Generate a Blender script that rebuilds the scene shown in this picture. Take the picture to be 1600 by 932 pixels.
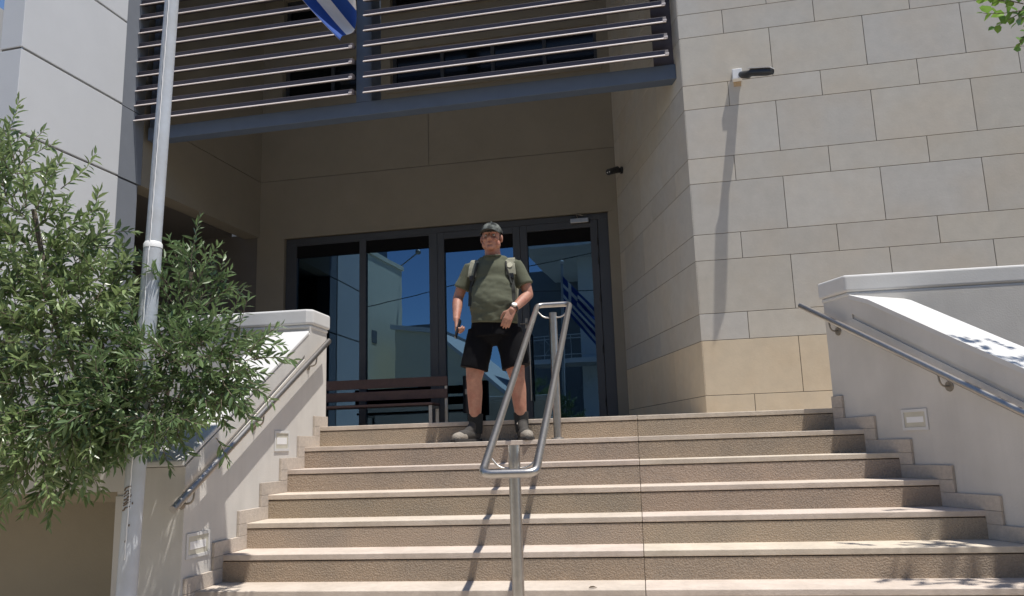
import bpy, bmesh, math, random
from mathutils import Vector, Matrix, noise
from mathutils.bvhtree import BVHTree
random.seed(7)
S = bpy.context.scene
COL = S.collection
for o in list(bpy.data.objects): bpy.data.objects.remove(o)

# ------------------------------------------------------------------ camera, sky, sun, exposure
cam = bpy.data.objects.new('camera', bpy.data.cameras.new('camera'))
COL.objects.link(cam); S.camera = cam
yaw, pitch, roll = .1535, .1822, -.0315
cam.matrix_world = (Matrix.Translation((0, 0, 1.563)) @ Matrix.Rotation(yaw, 4, 'Z')
                    @ Matrix.Rotation(math.pi/2+pitch, 4, 'X') @ Matrix.Rotation(roll, 4, 'Z'))
cam.data.sensor_width = 36; cam.data.lens = 1250.6/1600*36
cam.data.clip_start = .05; cam.data.clip_end = 2000
SUN = Vector((.265, -.16, 1)).normalized()
w = bpy.data.worlds.new('World'); S.world = w; w.use_nodes = True
nt = w.node_tree; bg = nt.nodes['Background']
sky = nt.nodes.new('ShaderNodeTexSky'); sky.sky_type = 'NISHITA'; sky.sun_disc = False
sky.sun_elevation = math.asin(SUN.z); sky.sun_rotation = math.atan2(SUN.x, SUN.y)
sky.air_density = 1.0; sky.dust_density = .15; sky.ozone_density = 3.0; sky.altitude = 2200
nt.links.new(sky.outputs[0], bg.inputs[0]); bg.inputs[1].default_value = .115
sl = bpy.data.lights.new('sun', 'SUN'); sl.energy = 4.2; sl.angle = math.radians(.53); sl.color = (1, .955, .89)
so = bpy.data.objects.new('sun', sl); COL.objects.link(so)
so.rotation_euler = SUN.to_track_quat('Z', 'Y').to_euler(); so.location = SUN*60
S.view_settings.view_transform = 'Standard'; S.view_settings.look = 'None'
S.view_settings.exposure = .45; S.view_settings.gamma = 1
S.render.engine = 'CYCLES'; S.cycles.max_bounces = 8; S.cycles.diffuse_bounces = 4
S.cycles.transparent_max_bounces = 12

# ------------------------------------------------------------------ materials
def mat(name, col, rough=.8, metal=0, var=.12, scale=3, bump=0, bscale=60, col2=None, mix=.35, mscale=1.2,
        attr=None, spec=.5, detail=4, dirt=None):
    m = bpy.data.materials.new(name); m.use_nodes = True; t = m.node_tree; N = t.nodes; L = t.links
    b = N['Principled BSDF']; b.inputs['Roughness'].default_value = rough; b.inputs['Metallic'].default_value = metal
    b.inputs['Specular IOR Level'].default_value = spec
    tc = N.new('ShaderNodeTexCoord'); out = None
    base = N.new('ShaderNodeRGB'); base.outputs[0].default_value = (*col, 1); out = base.outputs[0]
    def mixn(kind, fac, a, b_):
        x = N.new('ShaderNodeMix'); x.data_type = 'RGBA'; x.blend_type = kind
        if isinstance(fac, float) or isinstance(fac, int): x.inputs[0].default_value = fac
        else: L.new(fac, x.inputs[0])
        L.new(a, x.inputs[6]); L.new(b_, x.inputs[7]); return x.outputs[2]
    if col2:
        n = N.new('ShaderNodeTexNoise'); n.inputs['Scale'].default_value = mscale; n.inputs['Detail'].default_value = 6
        L.new(tc.outputs['Object'], n.inputs['Vector'])
        r = N.new('ShaderNodeValToRGB'); r.color_ramp.elements[0].position = .42; r.color_ramp.elements[1].position = .62
        L.new(n.outputs[0], r.inputs[0])
        c2 = N.new('ShaderNodeRGB'); c2.outputs[0].default_value = (*col2, 1)
        mm = N.new('ShaderNodeMath'); mm.operation = 'MULTIPLY'; mm.inputs[1].default_value = mix; L.new(r.outputs[0], mm.inputs[0])
        out = mixn('MIX', mm.outputs[0], out, c2.outputs[0])
    if var:
        n = N.new('ShaderNodeTexNoise'); n.inputs['Scale'].default_value = scale; n.inputs['Detail'].default_value = detail+3
        n.inputs['Roughness'].default_value = .65
        L.new(tc.outputs['Object'], n.inputs['Vector'])
        mr = N.new('ShaderNodeMapRange'); mr.inputs[1].default_value = .25; mr.inputs[2].default_value = .75
        mr.inputs[3].default_value = 1-var; mr.inputs[4].default_value = 1+var; L.new(n.outputs[0], mr.inputs[0])
        cc = N.new('ShaderNodeCombineColor'); [L.new(mr.outputs[0], cc.inputs[i]) for i in range(3)]
        out = mixn('MULTIPLY', 1, out, cc.outputs[0])
    if attr:
        a = N.new('ShaderNodeAttribute'); a.attribute_name = attr
        out = mixn('MULTIPLY', 1, out, a.outputs['Color'])
    if dirt:   # vertical run-off streaks
        n = N.new('ShaderNodeTexNoise'); n.inputs['Scale'].default_value = 5; n.inputs['Detail'].default_value = 5
        mp = N.new('ShaderNodeMapping'); mp.inputs['Scale'].default_value = (2.2, 2.2, .12)
        L.new(tc.outputs['Object'], mp.inputs[0]); L.new(mp.outputs[0], n.inputs['Vector'])
        r = N.new('ShaderNodeMapRange'); r.inputs[1].default_value = .5; r.inputs[2].default_value = .8
        r.inputs[3].default_value = 0; r.inputs[4].default_value = dirt; L.new(n.outputs[0], r.inputs[0])
        c2 = N.new('ShaderNodeRGB'); c2.outputs[0].default_value = (col[0]*.45, col[1]*.42, col[2]*.38, 1)
        out = mixn('MIX', r.outputs[0], out, c2.outputs[0])
    L.new(out, b.inputs['Base Color'])
    if bump:
        n = N.new('ShaderNodeTexNoise'); n.inputs['Scale'].default_value = bscale; n.inputs['Detail'].default_value = 5
        L.new(tc.outputs['Object'], n.inputs['Vector'])
        bp = N.new('ShaderNodeBump'); bp.inputs['Strength'].default_value = bump; bp.inputs['Distance'].default_value = .01
        L.new(n.outputs[0], bp.inputs['Height']); L.new(bp.outputs[0], b.inputs['Normal'])
    return m

M = {}
M['plaster'] = mat('plaster', (.575, .55, .51), .9, var=.05, scale=2, bump=.12, bscale=90, col2=(.44, .425, .395), mix=.45, mscale=1.7, dirt=.12)
M['cap'] = mat('parapet_paint', (.58, .575, .56), .85, var=.05, scale=3, bump=.1, bscale=70, col2=(.48, .47, .45), mix=.3, mscale=2)
M['pierplaster'] = mat('pier_plaster', (.56, .57, .58), .9, var=.04, scale=1.5, bump=.08, bscale=80)
M['greypaint'] = mat('grey_render', (.17, .185, .21), .9, var=.06, scale=3, bump=.08, bscale=80)  # darker pier tone, paints in the shadow beside the louvres
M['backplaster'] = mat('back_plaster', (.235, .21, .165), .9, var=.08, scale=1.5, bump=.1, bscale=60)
M['stone'] = mat('limestone_cladding', (.49, .468, .425), .8, var=.07, scale=7, bump=.10, bscale=45, attr='tint', col2=(.50, .43, .34), mix=.35, mscale=1.6)
M['joint'] = mat('joint_mortar', (.16, .145, .125), .95, var=.1)
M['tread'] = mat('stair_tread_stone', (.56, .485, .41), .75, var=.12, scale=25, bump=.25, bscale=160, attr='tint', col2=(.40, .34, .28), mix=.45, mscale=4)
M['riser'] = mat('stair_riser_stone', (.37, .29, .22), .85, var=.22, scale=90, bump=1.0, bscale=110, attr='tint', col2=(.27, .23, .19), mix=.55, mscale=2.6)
M['landing'] = mat('landing_stone', (.46, .40, .33), .8, var=.12, scale=20, bump=.2, bscale=120)
M['lowwall'] = mat('earth_brown_render', (.30, .26, .19), .92, var=.08, scale=2, bump=.1, bscale=70)
M['corr'] = mat('corridor_plaster', (.12, .11, .10), .9, var=.05)
M['endpaint'] = mat('blue_grey_render', (.24, .28, .34), .9, var=.06, scale=2, bump=.08, bscale=80)  # darkened, bluer pier tone: shade put into the colour
M['skirt'] = mat('skirting_stone', (.47, .41, .355), .8, var=.16, scale=40, bump=.4, bscale=150, attr='tint')
M['steel'] = mat('brushed_steel', (.44, .42, .395), .36, 1, var=.12, scale=30, bump=.04, bscale=200)
M['darksteel'] = mat('weathered_bracket', (.30, .27, .23), .45, .8, var=.15, scale=30)
M['frame'] = mat('anodised_frame', (.05, .053, .06), .45, .1, var=.06)
M['screen'] = mat('blue_grey_steel_paint', (.085, .11, .155), .55, 0, var=.08, scale=4, bump=.04)
M['blade'] = mat('brown_violet_louvre', (.075, .062, .068), .6, 0, var=.1, scale=8)
M['lip'] = mat('louvre_front_lip', (.62, .56, .54), .6, 0, var=.08, scale=12)  # pale tone paints in the sunlit front edge of the blades
M['pole'] = mat('pole_paint', (.47, .505, .55), .42, 0, var=.07, scale=9, bump=.15, bscale=40, col2=(.42, .41, .38), mix=.3, mscale=6)
M['rust'] = mat('rust_patch', (.15, .115, .085), .9, var=.4, scale=60, bump=.6, bscale=90)
M['white'] = mat('white_plastic', (.75, .75, .74), .5, var=.03)
M['black'] = mat('black_plastic', (.018, .02, .024), .35, var=.1)
M['lens'] = mat('dark_glass', (.006, .007, .009), .08, spec=.35)
M['lampglass'] = mat('lamp_glass', (.50, .48, .40), .3, var=.1, scale=14)
M['wood'] = mat('bench_wood', (.095, .05, .04), .55, var=.25, scale=9, bump=.15, bscale=50)
M['paving'] = mat('paving_stone', (.44, .385, .31), .9, var=.15, scale=2, bump=.3, bscale=40)
M['asphalt'] = mat('asphalt', (.055, .055, .057), .95, var=.25, scale=8, bump=.4, bscale=80)
M['soil'] = mat('planter_soil', (.10, .075, .05), 1, var=.3, scale=20, bump=1, bscale=40)
M['bark'] = mat('bark', (.16, .13, .10), .9, var=.3, scale=30, bump=.8, bscale=60)
M['opp_cream'] = mat('opposite_cream_render', (.78, .70, .52), .9, var=.04)
M['opp_white'] = mat('opposite_white_render', (.66, .66, .64), .9, var=.04)
M['opp_grey'] = mat('opposite_grey_render', (.18, .19, .20), .9, var=.08)
M['opp_dark'] = mat('opposite_dark_cladding', (.05, .075, .11), .7, var=.08)
M['soffit'] = mat('matt_black_panel', (.008, .008, .009), .95, spec=.1)  # for added panels that blot out the sky reflection
M['floor'] = mat('interior_floor', (.12, .115, .11), .4, var=.08)
M['room'] = mat('interior_wall', (.10, .10, .10), .9, var=.05)
M['wire'] = mat('black_cable', (.02, .02, .02), .7)
M['rustmark'] = mat('rust_stain', (.50, .36, .22), .9, var=.2, scale=60)
M['skin'] = mat('skin', (.40, .20, .135), .55, var=.2, scale=30, bump=.25, bscale=140, col2=(.33, .12, .08), mix=.6, mscale=11)
M['lipskin'] = mat('lips', (.30, .115, .09), .5)
M['shirt'] = mat('olive_tshirt', (.088, .093, .060), .95, var=.12, scale=8, bump=.25, bscale=220)
M['shorts'] = mat('black_shorts', (.0065, .0065, .008), .95, var=.15, scale=20, bump=.2, bscale=160, spec=.12)
M['sock'] = mat('black_sock', (.015, .016, .016), .95, bump=.3, bscale=200)
M['bootdark'] = mat('boot_dark_fabric', (.05, .045, .04), .9, var=.3, scale=50, bump=.5, bscale=120)
M['boottan'] = mat('boot_tan_suede', (.27, .24, .20), .9, var=.25, scale=40, bump=.4, bscale=120)
M['sole'] = mat('boot_sole', (.035, .032, .03), .9, bump=.4, bscale=60)
M['lace'] = mat('boot_lace', (.42, .38, .33), .9)
M['khaki'] = mat('khaki_webbing', (.22, .215, .16), .95, var=.15, scale=40, bump=.3, bscale=250)
M['web'] = mat('dark_webbing', (.025, .026, .022), .9, bump=.3, bscale=200)
M['badge'] = mat('badge', (.50, .48, .36), .4, var=.15, scale=90)
M['camo'] = mat('camo_cap', (.018, .02, .02), .95, var=.2, scale=40, bump=.2, bscale=200, col2=(.16, .17, .155), mix=1, mscale=19, spec=.15)
M['hair'] = mat('short_hair', (.05, .04, .03), .9, bump=.4, bscale=300)
M['eyewhite'] = mat('eye', (.5, .46, .43), .2)
M['iris'] = mat('iris', (.03, .02, .012), .15)

def leafmat(name, c1, c2, rough=.42):
    m = bpy.data.materials.new(name); m.use_nodes = True; t = m.node_tree; N = t.nodes; L = t.links
    b = N['Principled BSDF']; b.inputs['Roughness'].default_value = rough; b.inputs['Specular IOR Level'].default_value = .6
    a = N.new('ShaderNodeAttribute'); a.attribute_name = 'tint'
    sp = N.new('ShaderNodeSeparateColor'); L.new(a.outputs['Color'], sp.inputs[0])
    x = N.new('ShaderNodeMix'); x.data_type = 'RGBA'; L.new(sp.outputs[0], x.inputs[0])
    x.inputs[6].default_value = (*c1, 1); x.inputs[7].default_value = (*c2, 1)
    L.new(x.outputs[2], b.inputs['Base Color'])
    tr = N.new('ShaderNodeBsdfTranslucent'); L.new(x.outputs[2], tr.inputs[0])
    ms = N.new('ShaderNodeMixShader'); ms.inputs[0].default_value = .34
    L.new(b.outputs[0], ms.inputs[1]); L.new(tr.outputs[0], ms.inputs[2])
    L.new(ms.outputs[0], N['Material Output'].inputs[0]); return m
M['leafA'] = leafmat('grey_green_leaf', (.075, .13, .045), (.30, .385, .165), .32)
M['leafB'] = leafmat('dark_green_leaf', (.055, .10, .038), (.20, .29, .12), .34)
M['leafC'] = leafmat('bright_green_leaf', (.07, .16, .03), (.22, .38, .06), .35)

def glassmat():
    m = bpy.data.materials.new('tinted_glass'); m.use_nodes = True; t = m.node_tree; N = t.nodes; L = t.links
    N.remove(N['Principled BSDF'])
    g = N.new('ShaderNodeBsdfGlossy'); g.inputs['Roughness'].default_value = .004; g.inputs['Color'].default_value = (.29, .50, .73, 1)
    tr = N.new('ShaderNodeBsdfTransparent'); tr.inputs[0].default_value = (.24, .25, .26, 1)
    lw = N.new('ShaderNodeLayerWeight'); lw.inputs[0].default_value = .3
    mr = N.new('ShaderNodeMapRange'); mr.inputs[3].default_value = .27; mr.inputs[4].default_value = .8; L.new(lw.outputs['Fresnel'], mr.inputs[0])
    # large-scale waviness of float glass
    tc = N.new('ShaderNodeTexCoord'); n = N.new('ShaderNodeTexNoise'); n.inputs['Scale'].default_value = .9
    L.new(tc.outputs['Object'], n.inputs['Vector']); bp = N.new('ShaderNodeBump'); bp.inputs['Distance'].default_value = .004; bp.inputs['Strength'].default_value = .25
    L.new(n.outputs[0], bp.inputs['Height']); L.new(bp.outputs[0], g.inputs['Normal'])
    mx = N.new('ShaderNodeMixShader'); L.new(mr.outputs[0], mx.inputs[0]); L.new(tr.outputs[0], mx.inputs[1]); L.new(g.outputs[0], mx.inputs[2])
    L.new(mx.outputs[0], N['Material Output'].inputs[0]); return m
M['glass'] = glassmat()

# ------------------------------------------------------------------ helpers
def new_bm():
    return bmesh.new()
def put(name, bm, m, parent=None, smooth=False, bevel=0, seg=2, mw=None):
    me = bpy.data.meshes.new(name)
    bmesh.ops.recalc_face_normals(bm, faces=bm.faces[:])
    bm.to_mesh(me); bm.free()
    ms = m if isinstance(m, (list, tuple)) else [m]
    for x in ms: me.materials.append(x)
    o = bpy.data.objects.new(name, me); COL.objects.link(o)
    if parent: o.parent = parent; o.matrix_parent_inverse = Matrix.Identity(4) if parent.type == 'MESH' else Matrix.Translation(-parent.location)
    if smooth:
        for p in me.polygons: p.use_smooth = True
    if bevel:
        b = o.modifiers.new('b', 'BEVEL'); b.width = bevel; b.segments = seg; b.limit_method = 'ANGLE'; b.angle_limit = math.radians(40)
        b.harden_normals = False
    return o
def empty(name, loc, label, cat, group=None):
    e = bpy.data.objects.new(name, None); COL.objects.link(e); e.location = loc; e.empty_display_size = .2
    e['label'] = label; e['category'] = cat
    if group: e['group'] = group
    return e
def tag(o, label=None, cat=None, group=None, kind=None):
    if label: o['label'] = label
    if cat: o['category'] = cat
    if group: o['group'] = group
    if kind: o['kind'] = kind
    return o
def tint_face(bm, faces, c):
    l = bm.loops.layers.float_color.get('tint') or bm.loops.layers.float_color.new('tint')
    for f in faces:
        for lp in f.loops: lp[l] = (c[0], c[1], c[2], 1)
def prism(bm, pts, z0, z1, tint=None):
    """vertical prism from xy outline"""
    a = [bm.verts.new((p[0], p[1], z0)) for p in pts]; b = [bm.verts.new((p[0], p[1], z1)) for p in pts]
    fs = [bm.faces.new(a), bm.faces.new(b)]
    n = len(pts)
    for i in range(n): fs.append(bm.faces.new((a[i], a[(i+1) % n], b[(i+1) % n], b[i])))
    if tint: tint_face(bm, fs, tint)
    return fs
def extr(bm, pts, vec, tint=None):
    """outline of 3d points pushed along vec"""
    a = [bm.verts.new(p) for p in pts]; b = [bm.verts.new(Vector(p)+Vector(vec)) for p in pts]
    fs = [bm.faces.new(a), bm.faces.new(b)]; n = len(pts)
    for i in range(n): fs.append(bm.faces.new((a[i], a[(i+1) % n], b[(i+1) % n], b[i])))
    if tint: tint_face(bm, fs, tint)
    return fs
def box(bm, x0, x1, y0, y1, z0, z1, tint=None):
    return prism(bm, [(x0, y0), (x1, y0), (x1, y1), (x0, y1)], z0, z1, tint)
class Fr:
    """wall frame: u along, d outwards (towards the viewer), z up"""
    def __init__(s, p, q):
        s.p = Vector((p[0], p[1], 0)); v = Vector((q[0]-p[0], q[1]-p[1], 0)); s.L = v.length; s.u = v.normalized()
        s.n = Vector((s.u.y, -s.u.x, 0))
    def at(s, u, d, z): return s.p + s.u*u + s.n*d + Vector((0, 0, z))
    def box(s, bm, u0, u1, d0, d1, z0, z1, tint=None):
        return extr(bm, [s.at(u0, d0, z0), s.at(u1, d0, z0), s.at(u1, d0, z1), s.at(u0, d0, z1)], s.n*(d1-d0), tint)
def tube(bm, pts, r, seg=12, closed=False, cap=True):
    pts = [Vector(p) for p in pts]; n = len(pts); rings = []
    rr = r if isinstance(r, (list, tuple)) else [r]*n
    up = None
    for i, p in enumerate(pts):
        if closed: t = (pts[(i+1) % n]-pts[i-1]).normalized()
        else: t = (pts[min(i+1, n-1)]-pts[max(i-1, 0)]).normalized()
        if up is None:
            up = t.cross(Vector((0, 0, 1)))
            if up.length < .1: up = t.cross(Vector((1, 0, 0)))
            up.normalize()
        up = (up - t*up.dot(t)).normalized(); s_ = t.cross(up)
        rings.append([bm.verts.new(p+(up*math.cos(a)+s_*math.sin(a))*rr[i]) for a in [2*math.pi*k/seg for k in range(seg)]])
    m = n if closed else n-1
    for i in range(m):
        A = rings[i]; B = rings[(i+1) % n]
        for k in range(seg): bm.faces.new((A[k], A[(k+1) % seg], B[(k+1) % seg], B[k]))
    if cap and not closed:
        for rg in (rings[0], rings[-1]): bm.faces.new([bm.verts.new(v.co) for v in rg])   # own vertices keep the rim crisp
def fillet(pts, r, closed=False, k=7):
    pts = [Vector(p) for p in pts]; out = []; n = len(pts)
    for i, p in enumerate(pts):
        if not closed and i in (0, n-1): out.append(p); continue
        a = (pts[i-1]-p).normalized(); b = (pts[(i+1) % n]-p).normalized()
        A = p+a*r; B = p+b*r
        for j in range(k+1):
            t = j/k; out.append(A*(1-t)**2 + p*2*t*(1-t) + B*t*t)
    return out
def ball(bm, c, r, seg=20, rot=None):
    if not isinstance(r, (tuple, list)): r = (r, r, r)
    mtx = Matrix.Translation(c) @ (rot.to_4x4() if rot else Matrix.Identity(4)) @ Matrix.Diagonal((*r, 1))
    return bmesh.ops.create_uvsphere(bm, u_segments=seg, v_segments=seg//2+2, radius=1, matrix=mtx)
def cone(bm, a, ra, b, rb, flat=(1, 1), seg=24, caps=True):
    """tapered flat-ended limb; flat scales the section in x,y"""
    a = Vector(a); b = Vector(b); d = b-a
    q = Vector((0, 0, 1)).rotation_difference(d.normalized())
    mtx = Matrix.Translation((a+b)/2) @ q.to_matrix().to_4x4() @ Matrix.Diagonal((flat[0], flat[1], 1, 1))
    return bmesh.ops.create_cone(bm, cap_ends=True, segments=seg, radius1=ra, radius2=rb, depth=d.length, matrix=mtx)
def limb(bm, pts, rs, flat=(1, 1)):
    for i in range(len(pts)-1):
        cone(bm, pts[i], rs[i], pts[i+1], rs[i+1], flat); ball(bm, pts[i+1], rs[i+1])
    ball(bm, pts[0], rs[0])
def fuse(name, bm, m, parent, voxel=.008, smooth=4, sfac=.5):
    me = bpy.data.meshes.new('tmp'); bm.to_mesh(me); bm.free()
    o = bpy.data.objects.new('tmp', me); COL.objects.link(o)
    r = o.modifiers.new('r', 'REMESH'); r.mode = 'VOXEL'; r.voxel_size = voxel
    s = o.modifiers.new('s', 'SMOOTH'); s.iterations = smooth; s.factor = sfac
    dg = bpy.context.evaluated_depsgraph_get(); dg.update()
    me2 = bpy.data.meshes.new_from_object(o.evaluated_get(dg)); bpy.data.objects.remove(o); bpy.data.meshes.remove(me)
    me2.name = name; me2.materials.clear(); me2.materials.append(m)
    for p in me2.polygons: p.use_smooth = True
    ob = bpy.data.objects.new(name, me2); COL.objects.link(ob)
    if parent: ob.parent = parent; ob.matrix_parent_inverse = Matrix.Translation(-parent.location)
    return ob

GROUP_LAND = 1.76; RIS = .16; GO = .2978; Y0 = 6.2336
def nz(k): return GROUP_LAND-RIS*k
def ny(k): return Y0-GO*k
XL = -2.59                                   # face of the left stair wall
RW = Fr((1.41, 6.25), (1.41+.42*6, .25))      # right stair wall, u runs towards the street
def rx(y): return 1.41+.42*(6.25-y)

# ------------------------------------------------------------------ ground, road, landing
bm = new_bm(); box(bm, -400, 400, -400, 400, -.3, 0); tag(put('ground', bm, M['paving']), kind='structure')
bm = new_bm(); box(bm, -60, 60, -9.5, -3.2, .004, .008); tag(put('road', bm, M['asphalt']), kind='structure')
bm = new_bm(); box(bm, -60, 60, -3.2, -3.05, .002, .13); box(bm, -60, 60, -9.65, -9.5, .002, .13)
tag(put('kerb', bm, M['paving']), kind='structure')
bm = new_bm(); box(bm, -12, 7, Y0+.32, 16, .01, GROUP_LAND-.004); tag(put('landing', bm, M['landing']), kind='structure')

# ------------------------------------------------------------------ staircase
st = empty('staircase', (-.6, 4.7, 0), 'wide flight of tan granite steps with pale treads, from street up to landing', 'staircase')
SEAM = -.03
rnd = random.Random(3)
for k in range(0, 11):
    bt, br = new_bm(), new_bm()
    back = ny(k)+GO+.05 if k else ny(k)+.34
    for (a, b) in ((0, 1), (1, 2)):
        g = .0015
        xs0 = XL+.004 if a == 0 else SEAM+g
        tn = .94+.12*rnd.random(); tt = (tn, tn*(.98+.03*rnd.random()), tn*(.96+.05*rnd.random()))
        y = ny(k)
        if a == 0: pts = [(xs0, y), (SEAM-g, y), (SEAM-g, back), (xs0, back)]
        else: pts = [(xs0, y), (rx(y)+.02, y), (rx(back)+.02, back), (xs0, back)]
        prism(bt, pts, nz(k)-.034, nz(k), tt)
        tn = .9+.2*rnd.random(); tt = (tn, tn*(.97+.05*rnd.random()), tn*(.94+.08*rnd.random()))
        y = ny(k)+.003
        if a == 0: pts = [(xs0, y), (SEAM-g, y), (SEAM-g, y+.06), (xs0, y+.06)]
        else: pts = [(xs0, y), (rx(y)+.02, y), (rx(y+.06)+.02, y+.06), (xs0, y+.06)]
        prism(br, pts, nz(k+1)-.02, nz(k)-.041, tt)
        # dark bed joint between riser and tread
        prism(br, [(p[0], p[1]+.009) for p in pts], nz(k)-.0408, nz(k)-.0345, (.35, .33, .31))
    put('tread', bt, M['tread'], st, bevel=.004)
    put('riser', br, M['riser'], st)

def skirting(F, off, name, start):
    """stepped band of stone tiles against a stair wall; F frame with u towards the street"""
    bm = new_bm(); cth = abs(F.u.y); r = random.Random(5)
    th = .02
    def us(y): return (F.p.y-y)/cth
    for k in range(0, 11):
        u1 = us(ny(k))+.10; u0 = us(ny(k-1)+.016) if k else start
        tn = .92+.16*r.random()
        F.box(bm, u0, u1, 0.001, th, nz(k)+.001 if k else nz(k)+.001, nz(k)+.085, (tn, tn, tn*.98))
        tn = .9+.18*r.random()
        F.box(bm, us(ny(k)+.016), u1, 0.001, th, nz(k+1)+.0865, nz(k)-.0005, (tn, tn, tn*.98))
    return put(name, bm, M['skirt'], None, bevel=.002)

# left stair wall: core, face panels above and below a sloping reglet, sloped coping, flat capped parapet
def ztL(y): return 1.50+(y-4.33)*(2.50-1.50)/(6.06-4.33)
lw = empty('left_stair_wall', (-2.8, 5.2, 0), 'off-white rendered wall on the left of the steps, with sloped coping and capped parapet behind the leaves', 'wall')
lw.name = 'stair_wall'
bm = new_bm()
yA, yB, yK = 4.33, 6.40, 6.06
core = [(yA, 0), (yB, 0), (yB, 2.56), (yK, 2.56), (yK, ztL(yK)), (yA, ztL(yA))]
extr(bm, [(XL-.014, y, z) for y, z in core], (-.32, 0, 0))
def gz(y): return ztL(y)-.125
up = [(yA-.004, gz(yA)), (yK-.08, gz(yK-.08)), (yK-.08, 1.2), (yB+.002, 1.2), (yB+.002, 2.558), (yK-.004, 2.558), (yK-.004, ztL(yK)+.002), (yA-.004, ztL(yA)+.002)]
up = [(yA-.004, gz(yA)), (yK-.1, gz(yK-.1)), (yK-.1, gz(yK-.1)-.034), (yB+.002, gz(yK-.1)-.034), (yB+.002, 2.558), (yK-.004, 2.558), (yK-.004, ztL(yK)+.002), (yA-.004, ztL(yA)+.002)]
extr(bm, [(XL, y, z) for y, z in up], (-.0135, 0, 0))
lo = [(yA-.004, 0.001), (yA-.004, gz(yA)-.034), (yK-.1, gz(yK-.1)-.034), (yB+.002, gz(yK-.1)-.0345), (yB+.002, 0.001)]
extr(bm, [(XL, y, z) for y, z in lo], (-.0135, 0, 0))
put('wall_body', bm, M['plaster'], lw)
bm = new_bm()   # flat parapet running left
box(bm, -9, XL-.335, yK, yB, 0, 2.56); put('parapet', bm, M['plaster'], lw)
bm = new_bm()
prism(bm, [(-9, yK-.024), (XL-.03, yK-.024), (XL+.022, yK+.01), (XL+.022, yB+.03), (-9, yB+.03)], 2.575, 2.70)
put('parapet_cap', bm, M['cap'], lw, bevel=.018, seg=3)
bm = new_bm()
prism(bm, [(-9, yK-.012), (XL-.03, yK-.012), (XL+.008, yK+.012), (XL+.008, yB+.015), (-9, yB+.015)], 2.545, 2.5745)
put('cap_moulding', bm, M['cap'], lw, bevel=.012, seg=3)
bm = new_bm()   # sloped coping
cop = [(yA-.03, ztL(yA)), (yK-.031, ztL(yK-.031)), (yK-.031, ztL(yK-.031)+.035), (yA-.03, ztL(yA)+.035)]
extr(bm, [(XL+.006, y, z+.003) for y, z in cop], (-.355, 0, 0))
put('sloped_coping', bm, M['cap'], lw, bevel=.01, seg=3)
bm = new_bm()   # planter front
box(bm, -9, XL-.337, yA, yA+.25, 1.371, 1.78)
box(bm, -3.02, XL-.337, yA, yA+.9, 0, 1.345); pass
box(bm, -3.02, XL-.337, yA+.012, yA+.4, 1.345, 1.37)
put('planter_front', bm, M['plaster'], lw)
bm = new_bm(); box(bm, -9, XL-.336, yA+.251, yK-.002, 1.38, 1.66); put('planter_soil', bm, M['soil'], lw)
bm = new_bm(); box(bm, -9, -3.021, yA+.55, yA+.8, 0, 1.369); put('lower_wall', bm, M['lowwall'], lw)
bm = new_bm(); box(bm, -9, -3.021, yA+.26, yA+.54, 1.30, 1.369); put('planter_soffit', bm, M['lowwall'], lw)
LF = Fr((XL, 6.40), (XL, 0)); LF.n = Vector((1, 0, 0))
sk = skirting(LF, 0, 'stone_skirting', 0.0)
sk['label'] = 'stepped granite skirting tiles climbing the left stair wall'; sk['category'] = 'skirting'
sk.parent = lw; sk.matrix_parent_inverse = Matrix.Translation(-lw.location); del sk['category']

# right stair wall, flared
rw = empty('stair_wall', (1.9, 5.0, 0), 'off-white rendered wall on the right of the steps, flaring out, with bright sloped coping', 'wall')
RW.n = Vector((-.922*1.0, -.387, 0)).normalized(); RW.n = Vector((-RW.u.y*-1, 0, 0)) if False else Vector((RW.u.y, -RW.u.x, 0))
def ztR(u):
    P = [(0.284, 2.523), (.5, 2.447), (1.265, 2.055), (1.661, 1.858), (6, -.35)]
    for (a, za), (b, zb) in zip(P, P[1:]):
        if u <= b: return za+(zb-za)*(u-a)/(b-a)
    return -.35
US = [.30, .5, .8, 1.265, 1.661, 2.4, 3.2]
UE = 3.2
def F(u, d, z): return RW.at(u, d, z)
bm = new_bm(); D = RW.n
prof = [(0, 0), (0, 2.56), (.3, 2.56)]+[(u, ztR(u)) for u in US]+[(UE, 0)]
extr(bm, [F(u, -.0135, z) for u, z in prof], D*-.32)
def gR(u): return 2.414-.507*(u-.308)
up = [(-.002, 2.558), (.304, 2.558)]+[(u, ztR(u)+.001) for u in US]+[(UE, gR(UE)), (.31, gR(.31)), (.31, gR(.31)-.033), (-.002, gR(.31)-.033)]
extr(bm, [F(u, 0, z) for u, z in up], D*-.013)
lo = [(-.002, gR(.31)-.0335), (.31, gR(.31)-.0335), (UE, gR(UE)-.033), (UE, 0), (-.002, 0)]
extr(bm, [F(u, 0, z) for u, z in lo], D*-.013)
put('wall_body', bm, M['plaster'], rw)
YK = 5.965
p0 = F(-.03, .022, 0); p1 = F(.29, .022, 0)
bm = new_bm(); prism(bm, [(p0.x, p0.y), (p1.x, p1.y-.004), (7, p1.y-.004), (7, p1.y+.36), (p0.x+.1, p1.y+.36)], 2.575, 2.70)
put('parapet_cap', bm, M['cap'], rw, bevel=.018, seg=3)
p0 = F(-.015, .008, 0); p1 = F(.295, .008, 0)
bm = new_bm(); prism(bm, [(p0.x, p0.y), (p1.x, p1.y+.004), (7, p1.y+.004), (7, p1.y+.33), (p0.x+.1, p1.y+.33)], 2.545, 2.5745)
put('cap_moulding', bm, M['cap'], rw, bevel=.012, seg=3)
bm = new_bm(); box(bm, F(.3, -.05, 0).x, 7, YK+.012, YK+.3, 0, 2.56); put('parapet', bm, M['plaster'], rw)
bm = new_bm()
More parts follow.
